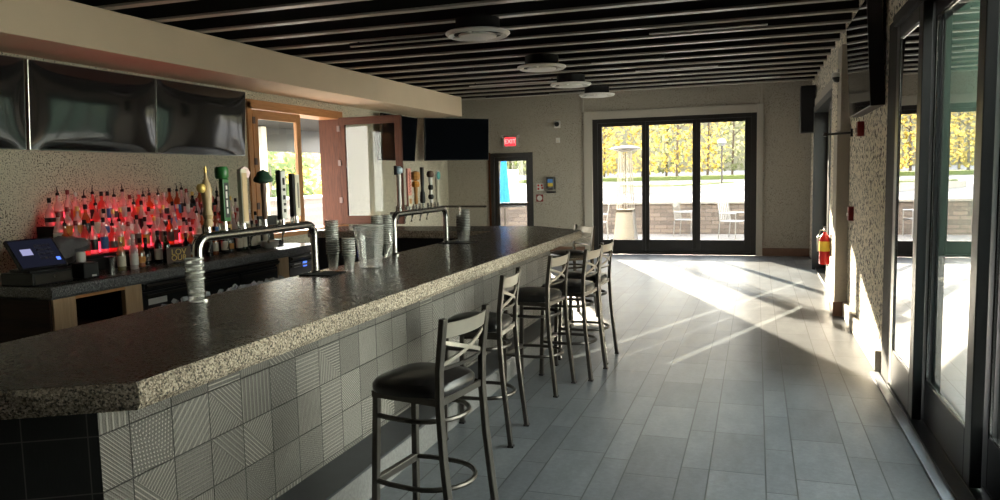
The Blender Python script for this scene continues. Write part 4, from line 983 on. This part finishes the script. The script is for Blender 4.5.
# trees
LV = [leaves('leaf_yellow', (.46, .36, .09), (.34, .29, .10)), leaves('leaf_olive', (.25, .26, .14), (.17, .19, .11)), leaves('leaf_gold', (.48, .35, .08), (.38, .31, .11)), leaves('leaf_green', (.09, .12, .05), (.13, .16, .07))]
LN = ['yellow', 'olive', 'golden', 'green']
rt = random.Random(9); tx = []
for i in range(22):
    x = -34 + 1.9 * i + rt.uniform(-.5, .5); tx.append((x, 60 + (i % 3) * 4.5 + rt.uniform(-1, 1)))
for i, (x, yy) in enumerate(tx):
    k = rt.choice([0, 0, 1, 2, 2, 3, 1, 0]); h = rt.uniform(9, 11.5)
    t = thing('tree', '%s-leaved tree across the road, %s of the row counted from the left' % (LN[k], ORD[i]), 'tree', (x, yy, 1.345), 0, 'trees across the road')
    tb = MB(); tb.tube([(0, 0, 0), (.1, 0, h * .4), (-.05, .05, h * .85)], [.10, .07, .03], 8)
    for q in range(5): a = q * 1.3; zz = h * (.3 + .1 * q); tb.tube([(0, 0, zz), (math.cos(a) * 1.2, math.sin(a) * 1.2, zz + 1.1)], [.06, .02], 6)
    tb.build('trunk', M['bark'], t)
    cr = MB()
    for q in range(650):
        zz = rt.uniform(.03, 1); rad = (1.9 * math.sin(PI * min(1, zz * .85 + .12)) ** .6); a = rt.uniform(0, 2 * PI); rr_ = rad * math.sqrt(rt.random())
        X = Matrix.Translation((rr_ * math.cos(a), rr_ * math.sin(a), zz * h)) @ Matrix.Rotation(rt.uniform(0, PI), 4, (rt.uniform(-1, 1), rt.uniform(-1, 1), rt.uniform(-1, 1)))
        e = rt.uniform(.10, .20); cr.add([(-e, -e * .6, 0), (e, -e * .6, .02), (e, e * .6, 0), (-e, e * .6, .03)], [(0, 1, 2, 3)], X)
    cr.build('crown', LV[k], t)
struct(box(-90, 60, 95, 97, 0, 9.5).build('ground_hill', leaves('far_trees', (.30, .29, .22), (.20, .21, .17))))
# ------------------------------------------------------------------ outside right and left
struct(box(1.3, 9, -3, 24, -.16, -.03).build('ground_terrace', M['concrete']))
struct(box(1.28, 7, 1.9, 2.2, -.03, 3.4).build('wall_added_block', M['blackm']))  # added wall outside, blocks bright reflections in the door frames
fe2 = thing('added_light_screen', 'added dark green slotted screen shaping light outside the right-hand glass doors', 'fence', (5, 16.2, 0))  # made-up screen: hides the bright sky and masks the added spot
gaps = [2.33, 2.59, 2.97, 12.0]; xa = 1.35  # slots let the added spot through as thin floor streaks
for q, gx in enumerate(gaps):
    MB().box(xa, gx, 16.15, 16.2, -.03, 2.45).build('board_panel', M['maskgreen'], fe2, world=True); xa = gx + .08
MB().box(1.35, 12, 16.2, 16.26, -.03, .1).build('bottom_rail', M['maskgreen'], fe2, world=True); MB().box(1.35, 12, 16.15, 16.2, 2.45, 6.4).build('top_panel', M['maskgreen'], fe2, world=True)
tb = thing('teal_reflection_box', 'added teal box standing in for the tinted floor reflection in the nearest right-hand glass', 'bin', (1.66, 4.75, -.03))  # box added for the teal of the floor mirrored in tinted glass
MB().box(-.2, .2, -.25, .25, 0, .98).build('body', M['tealbox'], tb, bevel=.02); MB().box(-.22, .22, -.27, .27, .98, 1.06).build('lid', M['tealbox'], tb, bevel=.02)
struct(box(-30, LX - .35, -3, 24, -.16, -.03).build('ground_side', M['asphalt']))
tag(box(-19, -13, 8, 40, -.03, .25).build('side_lawn', M['grass']), 'sloping yellow-green lawn beyond the wooden window', 'grass', kind='stuff')
sw = thing('garden_wall', 'pale stone wall on the lawn beyond the wooden window', 'wall', (-12, 16, 0)); MB().box(-12.3, -12, 9, 26, -.03, 1.15).build('stonework', M['stone'], sw, world=True); MB().box(-12.35, -11.95, 9, 26, 1.15, 1.22).build('coping', M['cap'], sw, world=True)
tag(box(-9.05, -8.9, 12.4, 12.55, -.03, 2.7).build('porch_post', M['white'], bevel=.01), 'white porch post beyond the glazed wooden leaf', 'post')
aw = thing('porch_roof', 'dark porch roof edge seen through the wooden window', 'roof', (-8, 12, 2.3)); MB().box(-9.2, LX - .36, 8, 16, 2.72, 2.85).build('panel', M['blackm'], aw, world=True); MB().box(-9.25, -9.15, 8, 16, 2.25, 2.85).build('fascia', M['black'], aw, world=True)
for i in range(7):
    k = [0, 2, 1, 0, 3, 2, 0][i]; t = thing('shrub', '%s shrub beyond the lawn outside the wooden window, %s from the left' % (LN[k], ORD[i]), 'shrub', (-24 - (i % 2) * 2, 14 + 5 * i, 0), 0, 'shrubs beyond the side lawn')
    cr = MB()
    for q in range(350):
        a = rt.uniform(0, 2 * PI); zz = rt.uniform(.1, 3.4); rr_ = 2.2 * math.sqrt(rt.random())
        X = Matrix.Translation((rr_ * math.cos(a), rr_ * math.sin(a), zz)) @ Matrix.Rotation(rt.uniform(0, PI), 4, (rt.uniform(-1, 1), rt.uniform(-1, 1), rt.uniform(-1, 1))); e = rt.uniform(.14, .3); cr.add([(-e, -e * .6, 0), (e, -e * .6, 0), (e, e * .6, 0), (-e, e * .6, 0)], [(0, 1, 2, 3)], X)
    cr.build('foliage', LV[k], t); MB().tube([(0, 0, 0), (0, 0, 2.4)], [.1, .04], 7).build('stem', M['bark'], t)

# ------------------------------------------------------------------ light
w = bpy.data.worlds.new('World'); sc.world = w; w.use_nodes = True
nt = w.node_tree; bgn = nt.nodes['Background']
tc = nt.nodes.new('ShaderNodeTexCoord'); sx = nt.nodes.new('ShaderNodeSeparateXYZ'); nt.links.new(tc.outputs['Generated'], sx.inputs[0])
rp = nt.nodes.new('ShaderNodeValToRGB'); nt.links.new(sx.outputs[2], rp.inputs[0])
rp.color_ramp.elements[0].position = 0.0; rp.color_ramp.elements[0].color = (1.0, .94, .84, 1)
rp.color_ramp.elements[1].position = .75; rp.color_ramp.elements[1].color = (.74, .78, .84, 1)
nt.links.new(rp.outputs[0], bgn.inputs[0]); bgn.inputs[1].default_value = 5.5
sun = bpy.data.lights.new('sun', 'SUN'); sun.energy = 32; sun.color = (1, .86, .66); sun.angle = math.radians(.6)
so = bpy.data.objects.new('sun', sun); col.objects.link(so); so.location = (-10, 30, 10)
so.rotation_euler = Vector((.42, -1.0, -.2645)).to_track_quat('-Z', 'Y').to_euler()
sp = bpy.data.lights.new('added_streak_spot', 'SPOT'); sp.energy = 230000; sp.color = (1, .88, .74); sp.spot_size = math.radians(9); sp.spot_blend = .1; sp.shadow_soft_size = .02  # added spot standing in for sun reflected off the right-hand glass
go = bpy.data.objects.new('added_streak_spot', sp); col.objects.link(go); dv = Vector((-.40, -1.0, -.26)).normalized()
go.location = Vector((.97, 11.9, 1.2)) - dv * 34; go.rotation_euler = dv.to_track_quat('-Z', 'Y').to_euler()
def portal(name, loc, rot, sx, sy):
    l = bpy.data.lights.new(name, 'AREA'); l.shape = 'RECTANGLE'; l.size = sx; l.size_y = sy; l.cycles.is_portal = True
    o = bpy.data.objects.new(name, l); col.objects.link(o); o.location = loc; o.rotation_euler = rot
portal('daylight_far', (-1.6, FY + .3, 1.4), (-PI / 2, 0, 0), 3.1, 2.7)
portal('daylight_exit', (-4.95, FY + .3, 1.1), (-PI / 2, 0, 0), .9, 2.1)
portal('daylight_right', (1.45, 4.5, 1.4), (0, PI / 2, 0), 2.7, 4.2)
portal('daylight_right_far', (1.45, 12, 1.3), (0, PI / 2, 0), 2.5, 3.2)
portal('daylight_left', (LX - .5, 9.8, 1.8), (0, -PI / 2, 0), 1.8, 2.4)

# ------------------------------------------------------------------ camera
yaw, pit, rol, fpx = -.325616, .0963347, .0230038, 761.47
cz = Vector((math.sin(yaw) * math.cos(pit), math.cos(yaw) * math.cos(pit), -math.sin(pit))); cx = Vector((math.cos(yaw), -math.sin(yaw), 0)); cy = cz.cross(cx)
cx2 = cx * math.cos(rol) + cy * math.sin(rol); cy2 = -cx * math.sin(rol) + cy * math.cos(rol)
cam = bpy.data.cameras.new('camera'); cam.sensor_width = 36; cam.sensor_fit = 'HORIZONTAL'; cam.lens = fpx / 1000 * 36; cam.clip_start = .05; cam.clip_end = 500
co = bpy.data.objects.new('camera', cam); col.objects.link(co)
X = Matrix((cx2, -cy2, -cz)).transposed().to_4x4(); X.translation = (0, 0, 1.65); co.matrix_world = X
sc.camera = co
sc.view_settings.view_transform = 'Standard'; sc.view_settings.look = 'None'; sc.view_settings.gamma = 1; sc.view_settings.exposure = 1.9; sc.view_settings.use_curve_mapping = False
sc.cycles.use_denoising = True; sc.cycles.max_bounces = 10; sc.cycles.diffuse_bounces = 5; sc.cycles.glossy_bounces = 5; sc.cycles.transparent_max_bounces = 24; sc.cycles.transmission_bounces = 6
sc.cycles.sample_clamp_indirect = 6
